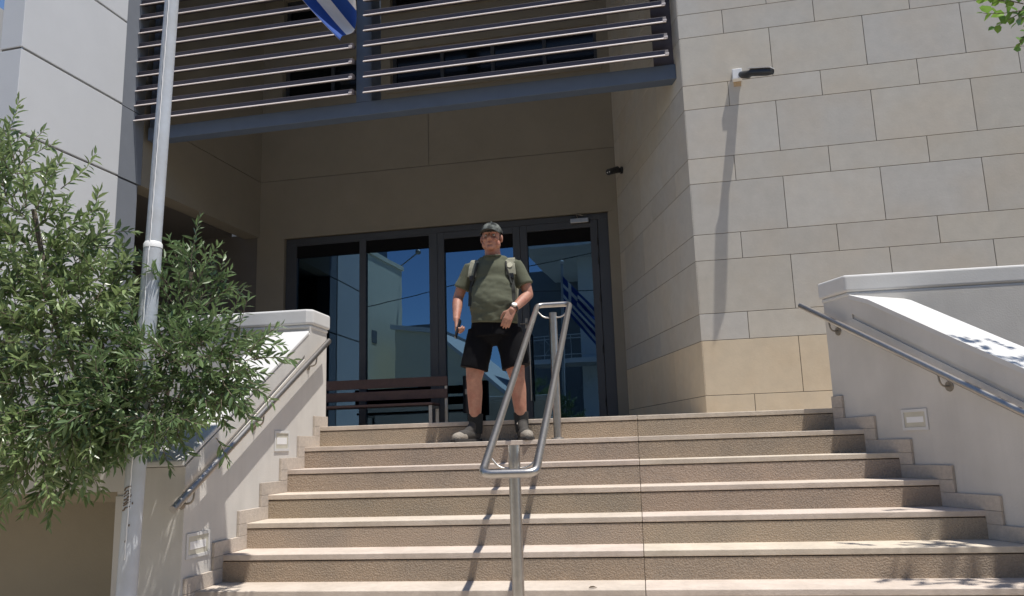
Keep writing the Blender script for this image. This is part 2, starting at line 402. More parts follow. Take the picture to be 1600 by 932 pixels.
for a, b in zip(US, US[1:]):
    top = [F(a, .006, ztR(a)+.003), F(b, .006, ztR(b)+.003), F(b, .006, ztR(b)+.036), F(a, .006, ztR(a)+.036)]
    extr(bm, top, Vector((.375, .02, 0)) if False else D*-.352)
bmesh.ops.remove_doubles(bm, verts=bm.verts[:], dist=.0005)
put('sloped_coping', bm, M['cap'], rw)
bm = new_bm(); prism(bm, [(F(.3, -.36, 0).x, YK+.02), (7, YK+.02), (7, 2.9), (F(3.2, -.36, 0).x, 2.9)], .01, 1.35)
put('planter_soil', bm, M['soil'], rw)
sk = skirting(RW, 0, 'stone_skirting', -.0)
sk.parent = rw; sk.matrix_parent_inverse = Matrix.Translation(-rw.location)

# recessed wall lights
def wall_light(Fm, u0, u1, z0, z1, label, slope=0):
    c = Fm.at((u0+u1)/2, 0, (z0+z1)/2)
    e = empty('recessed_light', c, label, 'wall light', 'recessed step lights')
    bm = new_bm(); t = .018
    Fm.box(bm, u0, u1, .001, .008, z0, z0+t); Fm.box(bm, u0, u1, .001, .008, z1-t, z1)
    Fm.box(bm, u0, u0+t, .001, .008, z0+t, z1-t); Fm.box(bm, u1-t, u1, .001, .008, z0+t, z1-t)
    put('frame', bm, M['cap'], e)
    bm = new_bm(); Fm.box(bm, u0+t, u1-t, .0005, .003, z0+t, z1-t); put('lamp_glass', bm, M['lampglass'], e)
    bm = new_bm(); Fm.box(bm, u0+t+.02, u1-t-.02, .0031, .0045, z0+t+.03, z1-t-.03); put('reflector', bm, M['white'], e)
wall_light(LF, 6.4-5.69, 6.4-5.45, 1.575, 1.72, 'rectangular recessed light high on the left stair wall, below the handrail')
wall_light(LF, 6.4-4.61, 6.4-4.36, .985, 1.125, 'rectangular recessed light low on the left stair wall, above water streaks')
wall_light(RW, .70, .925, 1.58, 1.712, 'rectangular recessed light in the right stair wall, only one on that side')

# wall handrails
def wall_rail(pts, discs, label, nrm):
    e = empty('wall_handrail', pts[0], label, 'handrail', 'handrails on the stair walls')
    bm = new_bm(); tube(bm, pts, .0215, 20); put('rail', bm, M['steel'], e, smooth=True).data.polygons
    for (w_, r_) in discs:
        bm = new_bm(); w_ = Vector(w_); r_ = Vector(r_)
        q = Vector((0, 0, 1)).rotation_difference(nrm)
        bmesh.ops.create_cone(bm, cap_ends=True, segments=20, radius1=.033, radius2=.03, depth=.008, matrix=Matrix.Translation(w_+nrm*.005) @ q.to_matrix().to_4x4())
        low = w_+nrm*(r_-w_).dot(nrm)
        tube(bm, fillet([w_+nrm*.006, Vector((low.x, low.y, low.z)), r_], .04), .006, 8)
        put('bracket', bm, M['darksteel'], e)
XR = XL+.07
ry = lambda y: 1.279+(y-4.102)*.544
wall_rail([(XR, 6.28, ry(6.28)), (XR, 4.102, 1.279)], [((XL, y, ry(y)-.09), (XR, y+.01, ry(y)-.018)) for y in (6.02, 5.13, 4.30)],
          'steel handrail on brackets along the left stair wall, partly behind leaves', Vector((1, 0, 0)))
rz = lambda u: 2.569-(u+.214)*.483
rp = lambda u, d, z: RW.at(u, d, z)
wall_rail([rp(-.20, .065, rz(-.20)+.0), rp(3.0, .065, rz(3.0))], [(rp(u, 0, rz(u)-.085), rp(u-.01, .065, rz(u)-.018)) for u in (.141, 1.134, 2.1)],
          'steel handrail on brackets along the right stair wall, upper end free', RW.n)

# central handrail: inclined closed loop on two posts
ch = empty('central_handrail', (-.625, 5, .5), 'brushed steel loop handrail on two posts in the middle of the steps', 'handrail')
zl = lambda y: 1.425+.505*(y-3.75)
cx0, cx1 = -.752, -.498
bm = new_bm(); tube(bm, fillet([(cx0, 3.77, zl(3.77)), (cx1, 3.77, zl(3.77)), (cx1, 6.15, zl(6.15)), (cx0, 6.15, zl(6.15))], .05, True), .0205, 20, closed=True)
put('rail_loop', bm, M['steel'], ch, smooth=True)
for (py, zb, zt) in ((3.95, .481, 1.565), (6.07, 1.601, 2.56)):
    bm = new_bm(); tube(bm, [(-.625, py, zb), (-.625, py, zt)], .0295, 24)
    put('post', bm, M['steel'], ch, smooth=False)
    for o in bm.verts[:] if False else []: pass
    for sx in (cx0, cx1):
        bm = new_bm(); s = 1 if sx > -.625 else -1
        tube(bm, fillet([(-.625+s*.02, py, zl(py)-.075), (-.625+s*.075, py, zl(py)-.07), (sx, py+.01, zl(py)-.01)], .03), .006, 8)
        put('support_rod', bm, M['steel'], ch, smooth=True)
    bm = new_bm(); bmesh.ops.create_cone(bm, cap_ends=True, segments=24, radius1=.05, radius2=.046, depth=.01, matrix=Matrix.Translation((-.625, py, zb+.006)))
    put('base_plate', bm, M['darksteel'], ch)
for o in ch.children:
    if o.name.startswith('post'):
        for p in o.data.polygons: p.use_smooth = len(p.vertices) == 4

# ------------------------------------------------------------------ building
B = empty('public_building', (-2, 10, GROUP_LAND), 'modern public building with pale stone wall, deep shaded entrance and louvre screen above', 'building')
CORNER = (.706, 8.99); BR = (-.17, 12.2); BLc = (-6.25, 12.443); LFR = (-6.683, 7.44)
FW = Fr(CORNER, (CORNER[0]+7, CORNER[1]-7*.0545))
SW = Fr(BR, CORNER)            # splayed reveal, seen obliquely
BW = Fr(BLc, BR)
LWf = Fr(LFR, BLc)
def rows():
    z = .83; tall = False; out = []
    z = 1.13
    seq = [(1.13, 1.73), (1.73, 2.03)]
    z = 2.03; t = True
    while z < 9.8:
        h = .6 if t else .3; seq.append((z, z+h)); z += h; t = not t
    return seq
def stone(Fm, L, name, first, rev=False):
    bm = new_bm(); r = random.Random(11 if rev else 12); g = .0035
    for i, (a, b) in enumerate(rows()):
        tall = b-a > .45
        u = (first[0] if tall else first[1]) % 1.012 - 1.012
        while u < L:
            u0, u1 = max(u, 0), min(u+1.012, L)
            if u1-u0 > .02:
                v = .94+.12*r.random(); w_ = r.random()
                tt = (v, v*(1-.03*w_), v*(1-.09*w_))
                if a < 2.1: tt = (v*1.25, v*1.10, v*.88)
                elif a < 2.3 and False: pass
                e0 = 0 if u0 == 0 else g; e1 = 0 if u1 == L else g
                Fm.box(bm, u0+e0, u1-e1, -.03, 0, a+g, b-g, tt)
            u += 1.012
    o = put(name, bm, M['stone'], B, bevel=.002, seg=1)
    bm = new_bm(); Fm.box(bm, 0 if not rev else .0, L, -.3, -.005, 0, 9.83); put('wall_backing', bm, M['joint'], B)
    return o
stone(FW, 6.9, 'stone_front_wall', (1.017, .512))
Ls = SW.L
stone(SW, Ls, 'stone_side_wall', (Ls-2.02+.0, Ls-1.52), True)

# back wall with openings
bm = new_bm()
zs1, zs2 = 6.175, 5.20
def holes(Fm, bm, u0, u1, z0, z1, hl, d0=-.25, d1=0):
    """wall panel u0..u1 z0..z1 with rectangular holes"""
    us_ = sorted({u0, u1, *[h[0] for h in hl], *[h[1] for h in hl]}); zs_ = sorted({z0, z1, *[h[2] for h in hl], *[h[3] for h in hl]})
    for ua, ub in zip(us_, us_[1:]):
        run = None
        for za, zb in zip(zs_, zs_[1:]):
            um, zm = (ua+ub)/2, (za+zb)/2
            if any(h[0] < um < h[1] and h[2] < zm < h[3] for h in hl):
                if run: Fm.box(bm, ua, ub, d0, d1, *run); run = None
            else: run = (run[0], zb) if run else (za, zb)
        if run: Fm.box(bm, ua, ub, d0, d1, *run)
ub = lambda x: (x-BLc[0])/BW.u.x
LB = BW.L; g = .006
win_u = [(ub(-5.9), ub(-4.12), 7.64, 8.3), (ub(-3.9), ub(-.36), 7.58, 8.33), (ub(-5.9), ub(-4.12), 9.02, 9.6), (ub(-3.9), ub(-.36), 9.04, 9.6)]
entr = (ub(-5.80), ub(-.33), GROUP_LAND-.1, 5.14)
holes(BW, bm, -.05, LB, 1.7, zs1-g, [entr])
holes(BW, bm, -.05, ub(-3.234)-g, zs1+g, 7.4, [])
holes(BW, bm, ub(-3.234)+g, LB, zs1+g, 7.4, [])
holes(BW, bm, -.05, LB, 7.4, 9.83, win_u)
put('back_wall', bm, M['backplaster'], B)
bm = new_bm(); BW.box(bm, 0, LB, -.2, -.012, zs1-g, zs1+g); BW.box(bm, ub(-3.234)-g, ub(-3.234)+g, -.2, -.012, zs1+g, 7.39); put('wall_groove', bm, M['joint'], B)
for (a, b_, z0, z1) in win_u:
    bm = new_bm(); t = .06; mull = [a, b_]
    n = 2 if b_-a < 2.2 else 4
    BW.box(bm, a, b_, -.2, -.13, z0, z0+t); BW.box(bm, a, b_, -.2, -.13, z1-t, z1)
    for i in range(n+1):
        c = a+(b_-a)*i/n; c0 = min(max(c-t/2, a), b_-t); BW.box(bm, c0, c0+t, -.199, -.129, z0+t, z1-t)
    fr = put('window_frame', bm, M['frame'], B)
    bm = new_bm(); BW.box(bm, a+.01, b_-.01, -.18, -.17, z0+.01, z1-.01)
    o = put('window_pane', bm, M['lens'], fr)
    bm = new_bm(); BW.box(bm, a-.06, b_+.06, -.14, .05, z0-.05, z0); put('window_sill', bm, M['backplaster'], fr)
# left splayed wall with corridor opening
ul = lambda y: (y-LFR[1])/LWf.u.y
bm = new_bm(); g = .014
ye = 9.05
for (z0, z1) in ((0, 4.0-g), (4.0+g, 5.18-g), (5.18+g, zs1-g), (zs1+g, 7.35-g), (7.35+g, 9.83)):
    LWf.box(bm, 0, ul(ye), -.3, 0, z0, z1)
put('left_pier', bm, M['pierplaster'], B, bevel=.006)
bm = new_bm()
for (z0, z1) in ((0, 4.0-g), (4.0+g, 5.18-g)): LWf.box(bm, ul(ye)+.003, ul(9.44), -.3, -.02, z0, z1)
put('pier_return', bm, M['greypaint'], B)  # strip of the pier wall with a cast shadow painted on
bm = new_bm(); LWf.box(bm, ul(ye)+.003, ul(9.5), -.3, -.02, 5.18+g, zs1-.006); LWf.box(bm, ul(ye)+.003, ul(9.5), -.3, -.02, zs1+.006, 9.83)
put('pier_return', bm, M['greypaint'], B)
bm = new_bm(); LWf.box(bm, ul(9.5), LWf.L, -.3, -.012, 5.19, zs1-.006); LWf.box(bm, ul(9.5), LWf.L, -.3, -.012, zs1+.006, 9.83)
put('side_wall', bm, M['backplaster'], B)
bm = new_bm(); LWf.box(bm, .02, LWf.L, -.29, -.045, .01, 5.15) if False else None
LWf.box(bm, .01, ul(ye), -.28, -.035, .01, 9.8); LWf.box(bm, ul(ye), LWf.L, -.28, -.035, 5.2, 9.8)
put('wall_groove', bm, M['joint'], B)
# pier end facing the street side, its shade painted into the colour
pe = Fr((LFR[0]-.77*1.15, LFR[1]+.64*1.15), LFR)
bm = new_bm(); pe.box(bm, 0, pe.L-.022, -.02, 0, 0, 9.83); put('pier_end', bm, M['endpaint'], B)
# corridor behind opening
bm = new_bm(); box(bm, -9.8, -9.5, 9.2, 12.6, 1.7, 5.25); box(bm, -9.5, -6.2, 12.455, 12.6, 1.7, 5.25); box(bm, -9.5, -6.82, 9.0, 9.1, 1.7, 5.25); box(bm, -9.7, -6.8, 9.1, 12.5, 5.25, 5.4)
put('corridor', bm, M['corr'], B)
# unseen roof slab, added to keep the recess in shade
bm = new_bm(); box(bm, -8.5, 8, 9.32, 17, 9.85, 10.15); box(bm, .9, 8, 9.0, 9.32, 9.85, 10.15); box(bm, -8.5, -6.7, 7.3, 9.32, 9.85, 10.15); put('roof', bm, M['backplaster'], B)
# side/back closure
bm = new_bm(); box(bm, 7.4, 7.7, 8.4, 17, 0, 9.85); box(bm, -9.95, -9.81, 8.2, 17, 0, 8.76); box(bm, -9.8, 7.4, 16.7, 17, 0, 9.85); put('outer_wall', bm, M['pierplaster'], B)
# lobby inside
bm = new_bm(); box(bm, -6.6, .2, 15.6, 15.8, 1.7, 5.6); box(bm, -6.8, -6.6, 12.8, 15.8, 1.7, 5.6); box(bm, .2, .4, 12.6, 15.8, 1.7, 5.6); box(bm, -6.8, .4, 12.72, 15.8, 5.3, 5.6)
put('lobby_wall', bm, M['room'], B)

# entrance glazing
EZ0, EZ1 = GROUP_LAND, 5.13
ent = empty('glazed_entrance', (-3, 12.3, GROUP_LAND), 'dark framed glass entrance front with fixed panes behind the bench', 'window front')
xf = [-5.79, -4.42, -3.16]     # fixed part mullions
def fbox(bm, x0, x1, d0, d1, z0, z1): BW.box(bm, ub(x0), ub(x1), d0, d1, z0, z1)
bm = new_bm(); dA, dB = -.16, -.06
fbox(bm, -5.79, -.335, dA, dB, EZ1-.10, EZ1); fbox(bm, -5.79, -5.60, dA, dB, EZ0, EZ1-.10)
fbox(bm, -4.475, -4.36, dA, dB, EZ0, EZ1-.10); fbox(bm, -3.27, -3.13, dA, dB, EZ0, EZ1-.10)
fbox(bm, -.50, -.335, dA, dB, EZ0, EZ1-.10); fbox(bm, -5.6, -3.27, dA, dB, EZ0, EZ0+.14)
fbox(bm, -5.6, -3.27, dA+.01, dB-.01, 5.0, EZ1-.10)
put('frame', bm, M['frame'], ent, bevel=.004)
for (a, b_) in ((-5.6, -4.475), (-4.36, -3.27)):
    bm = new_bm(); fbox(bm, a-.01, b_+.01, -.115, -.107, EZ0+.13, 5.01)
    put('pane', bm, M['glass'], ent)
bm = new_bm(); fbox(bm, -5.86, -.27, -.02, .012, EZ1, EZ1+.05); put('head_trim', bm, M['backplaster'], ent)
bm = new_bm(); fbox(bm, -5.6, -4.476, -.105, -.075, 4.80, 5.0); fbox(bm, -4.359, -3.271, -.105, -.075, 4.80, 5.0); o = put('blind_box', bm, M['soffit'], ent)  # added panels, stand in for the dark reflection along the pane tops
def door(x0, x1, hinge, label):
    e = empty('glazed_door', BW.at(ub((x0+x1)/2), 0, EZ0), label, 'door', 'double entrance doors')
    bm = new_bm(); s = .115; zt = EZ1-.105
    fbox(bm, x0, x0+s, -.15, -.05, EZ0+.01, zt); fbox(bm, x1-s, x1, -.15, -.05, EZ0+.01, zt)
    fbox(bm, x0+s, x1-s, -.15, -.05, zt-.11, zt); fbox(bm, x0+s, x1-s, -.15, -.05, EZ0+.01, EZ0+.17)
    put('frame', bm, M['frame'], e, bevel=.004)
    bm = new_bm(); fbox(bm, x0+s-.01, x1-s+.01, -.112, -.104, EZ0+.16, zt-.10); put('pane', bm, M['glass'], e)
    bm = new_bm(); fbox(bm, x0+s+.001, x1-s-.001, -.102, -.08, 4.70, zt-.111); put('header_panel', bm, M['soffit'], e)  # added panel, hides the sky reflection at the door top
    return e
d1 = door(-3.125, -1.752, -1, 'left glass entrance door, behind the standing man')
d2 = door(-1.748, -.505, 1, 'right glass entrance door with long pull handle and door closer')
bm = new_bm(); hu = ub(-1.635)
tube(bm, [BW.at(hu, .03, 2.23), BW.at(hu, .03, 3.28)], .014, 10)
for z in (2.35, 3.16): tube(bm, [BW.at(hu, -.06, z), BW.at(hu, .03, z)], .009, 8)
put('handle', bm, M['steel'], d2, smooth=True)
bm = new_bm(); hu = ub(-1.69); BW.box(bm, hu-.02, hu+.02, -.05, -.04, 3.36, 3.52); tube(bm, [BW.at(hu, -.04, 3.43), BW.at(hu, .01, 3.43), BW.at(hu-.09, .01, 3.43)], .009, 8)
put('lock', bm, M['darksteel'], d2)
for z in (2.1, 2.9, 3.7, 4.3, 4.6):
    bm = new_bm(); tube(bm, [BW.at(ub(-.515), -.045, z), BW.at(ub(-.515), -.045, z+.13)], .012, 8); put('hinge', bm, M['black'], d2)
bm = new_bm(); fbox(bm, -.92, -.63, -.049, .02, 5.0-.02, 5.055); put('door_closer', bm, M['steel'], d2, bevel=.006)
bm = new_bm(); tube(bm, [BW.at(ub(-.80), -.01, 5.06), BW.at(ub(-.83), .05, 5.12), BW.at(ub(-.72), .02, 5.09)], .008, 8); put('closer_arm', bm, M['darksteel'], d2)

# louvre screen
SF = Fr((-6.5, 9.48), (.665, 9.158))       # beam front line
bx = lambda x: (x-(-6.5))/SF.u.x
bm = new_bm()
SF.box(bm, bx(-6.44), bx(.655), -.18, 0, 5.82, 6.005)
fr = put('louvre_frame', bm, M['screen'], B, bevel=.004)
def part_of(name, bm, m, bevel=0):
    return put(name, bm, m, fr, bevel=bevel)
bm = new_bm(); SF.box(bm, bx(-3.41), bx(-3.20), -.34, .001, 6.007, 9.8); part_of('screen_post', bm, M['screen'])
bm = new_bm(); SF.box(bm, bx(-6.43), bx(-6.36), -.34, -.02, 6.007, 9.8); part_of('screen_post', bm, M['screen'])
bm = new_bm(); SF.box(bm, bx(.40), bx(.64), -.22, -.06, 6.007, 9.8); part_of('screen_post', bm, M['blade'])
for bay, (xa, xb) in enumerate(((-6.60, -3.40), (-3.245, .585))):
    for i in range(18):
        z = 6.035+i*.2135
        bm = new_bm(); d = .195
        prof = [(d-.028, z+.017), (d-.030, z+.008), (d-.13, z+.045), (d-.155, z+.085), (d-.12, z+.104), (d-.046, z+.092)]
        extr(bm, [SF.at(bx(xa), dd, zz) for dd, zz in prof], SF.u*(xb-xa))
        bl = part_of('louvre_blade', bm, M['blade'])
        bm = new_bm()
        prof = [(d-.001, z+.002), (d-.017, z-.001), (d-.025, z+.008), (d-.013, z+.018)]
        extr(bm, [SF.at(bx(xa), dd, zz) for dd, zz in prof], SF.u*(xb-xa))
        c0 = bx(xb)-.04
        SF.box(bm, c0, c0+.042, d-.018, d-.002, z+.016, z+.036)
        l = put('front_lip', bm, M['lip'], fr)
        l.name = 'blade_front_lip'
        for kk in ():
            pass

# bullet cameras
cm = empty('security_camera', FW.at(.62, 0, 5.66), 'black bullet camera with white junction box on the sunlit stone wall', 'camera', 'security cameras')
bm = new_bm(); FW.box(bm, .565, .672, 0.001, .085, 5.61, 5.735); put('junction_box', bm, M['white'], cm, bevel=.006)
bm = new_bm(); a = FW.at(.66, .06, 5.66); b_ = FW.at(.73, .16, 5.61); c = FW.at(.76, .23, 5.60)
tube(bm, [FW.at(.64, .05, 5.66), a, b_, c], [.03, .04, .045, .03], 16); put('mount_arm', bm, M['black'], cm, smooth=True)
bm = new_bm(); a = FW.at(.75, .22, 5.60); b_ = FW.at(.96, .40, 5.50); tube(bm, [a, a+(b_-a)*.75, b_], [.04, .043, .032], 18); put('camera_body', bm, M['black'], cm, smooth=True)
bm = new_bm(); v = (b_-a).normalized(); s_ = v.cross(Vector((0, 0, 1))).normalized()
extr(bm, [a+s_*.045+Vector((0, 0, .042)), a-s_*.045+Vector((0, 0, .042)), b_-s_*.042+Vector((0, 0, .042)), b_+s_*.042+Vector((0, 0, .042))], (0, 0, .006)); put('sunshield', bm, M['white'], cm)
bm = new_bm(); FW.box(bm, .575, .66, .0008, .002, 5.55, 5.609); put('rust_stain', bm, M['rustmark'], cm)

dc = empty('security_camera', (-.05, 11.75, 5.6), 'small black dome camera in shade on the side wall near the door top', 'camera', 'security cameras')
us2 = (Vector((-.037, 11.8, 0))-SW.p).dot(SW.u); base = SW.at(us2, 0, 5.64)
bm = new_bm(); tube(bm, [base, base+SW.n*.03], .055, 18); tube(bm, [base+SW.n*.03, base+SW.n*.09+Vector((0, -.03, -.02))], [.035, .04], 14); put('mount', bm, M['black'], dc, smooth=False)
a = base+SW.n*.08+Vector((0, -.03, 0)); b_ = a+Vector((-.13, -.17, -.09)); bm = new_bm(); tube(bm, [a, b_], [.052, .048], 18); put('camera_body', bm, M['black'], dc, smooth=False)
bm = new_bm(); v = (b_-a).normalized()
for s in (-1, 1): ball(bm, b_+v*.001+v.cross(Vector((0, 0, 1))).normalized()*.02*s, .009, 10)
put('infrared_led', bm, M['white'], dc)

# bench and bin on landing
bn = empty('bench', (-3.9, 11.5, GROUP_LAND), 'dark brown slatted bench with steel legs in front of the glass', 'bench')
bz = GROUP_LAND
def bb(name, x0, x1, y0, y1, z0, z1, m): b0 = new_bm(); box(b0, x0, x1, y0, y1, z0, z1); return put(name, b0, m, bn, bevel=.006)
BX0, BX1 = -5.0, -2.78
bb('backrest_plank', BX0, BX1, 11.50, 11.53, bz+.70, bz+.84, M['wood']); bb('backrest_plank', BX0, BX1, 11.48, 11.51, bz+.52, bz+.655, M['wood'])
for i in range(4): bb('seat_slat', BX0, BX1-.1, 11.0+i*.115, 11.1+i*.115, bz+.405, bz+.44, M['wood'])
for x in (BX0+.12, BX1-.16):
    bb('leg', x, x+.05, 11.02, 11.06, bz, bz+.40, M['steel']); bb('leg', x, x+.05, 11.40, 11.44, bz, bz+.40, M['steel'])
    bb('seat_support', x, x+.05, 11.061, 11.399, bz+.36, bz+.40, M['steel'])
for x in (BX0+.10, BX1-.055): bb('backrest_support', x, x+.045, 11.535, 11.57, bz, bz+.84, M['steel'])
ab = empty('ash_bin', (-2.58, 11.7, bz), 'black metal ash bin on a foot between bench and door', 'bin')
bm = new_bm(); tube(bm, [(-2.55, 11.9, bz+.30), (-2.55, 11.9, bz+.86)], .085, 20); put('body', bm, M['black'], ab)
bm = new_bm(); tube(bm, [(-2.55, 11.9, bz), (-2.55, 11.9, bz+.30)], .025, 12); bmesh.ops.create_cone(bm, cap_ends=True, segments=24, radius1=.12, radius2=.11, depth=.02, matrix=Matrix.Translation((-2.55, 11.9, bz+.011))); put('stand', bm, M['black'], ab)
bm = new_bm(); box(bm, -2.585, -2.525, 11.81, 11.816, bz+.58, bz+.66); put('notice_plate', bm, M['darksteel'], ab)

# flagpole with flag
fp = empty('flagpole', (-2.68, 3.95, 0), 'tall white painted tapering flagpole at the left of the steps, scuffed near its foot', 'flagpole')
def px(z): return -2.665+(z-.863)*(.0265)
bm = new_bm(); seg = 28
tube(bm, [(px(0), 3.95, 0), (px(2.70), 3.95, 2.70)], [.052, .0485], seg); put('lower_tube', bm, M['pole'], fp, smooth=True)
bm = new_bm(); tube(bm, [(px(2.70), 3.95, 2.70), (px(2.703), 3.95, 2.722), (px(2.71), 3.95, 2.735)], [.050, .0495, .0425], seg); put('joint_collar', bm, M['white'], fp, smooth=True)
bm = new_bm(); tube(bm, [(px(2.73), 3.95, 2.73), (px(6.3), 3.95, 6.3)], [.042, .033], seg); put('upper_tube', bm, M['pole'], fp, smooth=True)
bm = new_bm(); ball(bm, (px(6.35), 3.95, 6.35), .055); put('finial', bm, M['white'], fp, smooth=True)
bm = new_bm()   # twisted halyard down the front
hp = []
for i in range(160):
    z = 1.05+i*(5.1/160); r = (.053 if z < 2.7 else .045-.002*(z-2.7)); hp.append((px(z)+.2*r+.0015*math.sin(i*2.1), 3.95-r*.985, z))
tube(bm, hp, .0032, 6); put('halyard', bm, M['white'], fp)
bm = new_bm(); r_ = random.Random(4)
for i in range(7):
    z = 1.29+i*.017+.006*r_.random(); a0 = -.5; pts = []
    for j in range(7):
        a = a0+j*.13+r_.random()*.03; pts.append((px(z)+.0525*math.sin(a), 3.95-.0525*math.cos(a), z+.012*j*.3+.008*r_.random()))
    tube(bm, pts, [.002+.003*r_.random() for _ in pts], 5)
put('rust_patch', bm, M['rust'], fp)
for (z, a) in ((1.37, .3), (1.33, .5), (1.22, .35), (1.14, .1), (1.9, -.2)):
    bm = new_bm(); ball(bm, (px(z)+.052*math.sin(a), 3.95-.052*math.cos(a), z), (.004, .003, .007), 8); put('paint_chip', bm, M['rust'], fp)

def flag_material():
    m = bpy.data.materials.new('blue_white_cloth'); m.use_nodes = True; t = m.node_tree; N = t.nodes; L = t.links
    b = N['Principled BSDF']; b.inputs['Roughness'].default_value = .8
    a = N.new('ShaderNodeAttribute'); a.attribute_name = 'uvp'
    sp = N.new('ShaderNodeSeparateXYZ'); L.new(a.outputs['Vector'], sp.inputs[0])
    def mth(op, x, y=None, z=None):
        q = N.new('ShaderNodeMath'); q.operation = op
        for i, v in enumerate((x, y, z)):
            if v is None: continue
            if isinstance(v, (int, float)): q.inputs[i].default_value = v
            else: L.new(v, q.inputs[i])
        return q.outputs[0]
    u, v = sp.outputs[0], sp.outputs[1]         # u 0..1 along the fly (x1.5), v 0..1 down from top
    stripe = mth('LESS_THAN', mth('MODULO', mth('MULTIPLY', v, 9), 2), 1)      # 1 = blue
    canton = mth('MULTIPLY', mth('LESS_THAN', mth('MULTIPLY', u, 1.5), .5556), mth('LESS_THAN', v, .5556))
    cu = mth('ABSOLUTE', mth('SUBTRACT', mth('MULTIPLY', u, 1.5), .2778)); cv = mth('ABSOLUTE', mth('SUBTRACT', v, .2778))
    cross = mth('LESS_THAN', mth('MINIMUM', cu, cv), .0556)
    blue = mth('ADD', mth('MULTIPLY', canton, mth('SUBTRACT', 1, cross)), mth('MULTIPLY', mth('SUBTRACT', 1, canton), stripe))
    x = N.new('ShaderNodeMix'); x.data_type = 'RGBA'; L.new(blue, x.inputs[0])
    x.inputs[6].default_value = (.72, .73, .75, 1); x.inputs[7].default_value = (.02, .085, .36, 1)
    L.new(x.outputs[2], b.inputs['Base Color'])
    tr = N.new('ShaderNodeBsdfTranslucent'); L.new(x.outputs[2], tr.inputs[0])
    ms = N.new('ShaderNodeMixShader'); ms.inputs[0].default_value = .35
    L.new(b.outputs[0], ms.inputs[1]); L.new(tr.outputs[0], ms.inputs[2]); L.new(ms.outputs[0], N['Material Output'].inputs[0])
    return m
FLAG = dict(h0=(px(6.1), 3.95, 6.05))
me = bpy.data.meshes.new('greek_flag'); nu, nv = 60, 40; vs = []; uv = []
for j in range(nv+1):
    for i in range(nu+1):
        u, v = i/nu, j/nv
        # hoist hangs on the pole, the fly droops and folds to the right and down
        s = u*1.45; gather = 1-.62*min(1, u*1.3)
        X = px(5.6)+.03+ s*.68 - (v-.5)*.10*u + .03*math.sin(9*v+3*u)*u
        Z = 5.95 - v*.88 - s*.83 + .03*math.sin(8*v)*u
        Yy = 3.99 + .16*u + .09*math.sin(v*13+u*4)*u + .05*math.sin(u*9)
        vs.append((X, Yy, Z)); uv.append((u, v, 0))
fs = [(j*(nu+1)+i, j*(nu+1)+i+1, (j+1)*(nu+1)+i+1, (j+1)*(nu+1)+i) for j in range(nv) for i in range(nu)]
me.from_pydata(vs, [], fs); at = me.attributes.new('uvp', 'FLOAT_VECTOR', 'POINT'); at.data.foreach_set('vector', [c for t in uv for c in t])
me.materials.append(flag_material()); [setattr(p, 'use_smooth', True) for p in me.polygons]
fo = bpy.data.objects.new('flag', me); COL.objects.link(fo); so_ = fo.modifiers.new('s', 'SOLIDIFY'); so_.thickness = .002
tag(fo, 'blue and white striped flag drooping above the steps in front of the louvres', 'flag')

# ------------------------------------------------------------------ buildings across the street (seen mirrored in the glass)
def opp(name, loc, label):
    return empty(name, loc, label, 'building', 'buildings across the street')
def obx(e, name, x0, x1, y0, y1, z0, z1, m, bevel=0):
    bm = new_bm(); box(bm, x0, x1, y0, y1, z0, z1); return put(name, bm, m, e, bevel=bevel)
def win(e, x, y, z, w_, h, nx=1, m='glass'):
    bm = new_bm(); box(bm, x, x+w_, y-.04, y+.04, z, z+h); f = put('window', bm, M['opp_white'], e)
    bm = new_bm(); box(bm, x+.08, x+w_-.08, y+.041, y+.05, z+.08, z+h-.08); put('pane', bm, M['lens'], f)
e = opp('apartment_block', (-18, -16, 0), 'cream rendered block with dark setback and water tanks, mirrored in the left glass')
obx(e, 'wall', -30, -16.2, -19.4, -11.0, 0, 12.0, M['opp_cream'])
obx(e, 'setback_storey', -30, -16.9, -18.9, -12.0, 12.0, 14.4, M['opp_dark'])
obx(e, 'roof_parapet', -30, -16.1, -19.5, -10.9, 12.001, 12.25, M['opp_cream'])
bm = new_bm(); box(bm, -16.23, -16.17, -15.6, -15.0, 7.2, 7.9); put('vent_hood', bm, M['opp_grey'], e)
for (y, z) in ((-13.5, 14.4), (-15.8, 14.4), (-18.0, 12.25)):
    bm = new_bm(); tube(bm, [(-17.4, y-.6, z+.75), (-17.4, y+.6, z+.75)], .42, 20); box(bm, -17.8, -17.0, y-.5, y+.5, z, z+.35); put('water_tank', bm, M['white'], e)
bm = new_bm(); tube(bm, [(-16.3, -19.3, 12.2), (-15.2, -19.3, 13.0)], .04, 8); ball(bm, (-15.1, -19.3, 13.1), .16, 12); put('antenna', bm, M['darksteel'], e)
e = opp('low_block', (-24, -34, 0), 'plain grey low block farther back across the street')
obx(e, 'wall', -25, -19.6, -44, -34, 0, 10.6, M['opp_grey']); obx(e, 'roof_parapet', -25.1, -19.5, -44.1, -33.9, 10.6, 11.0, M['opp_grey'])
for i in range(2): win(e, -24+i*2.2, -33.95, 6.5, 1.2, 1.5)
e = opp('gabled_house', (-11, -15, 0), 'small cream house with a pitched roof across the street')
bm = new_bm(); extr(bm, [(-14.8, -14.8, 0), (-8.4, -14.8, 0), (-8.4, -14.8, 3.6), (-12.6, -14.8, 7.4), (-14.8, -14.8, 7.8)], (0, -7, 0)); put('wall', bm, M['opp_cream'], e)
bm = new_bm(); extr(bm, [(-8.0, -14.6, 3.3), (-8.0, -14.6, 3.55), (-12.6, -14.6, 7.65), (-15, -14.6, 8.05), (-15, -14.6, 7.82), (-12.6, -14.6, 7.42)], (0, -7.4, 0)); put('roof', bm, M['opp_white'], e)
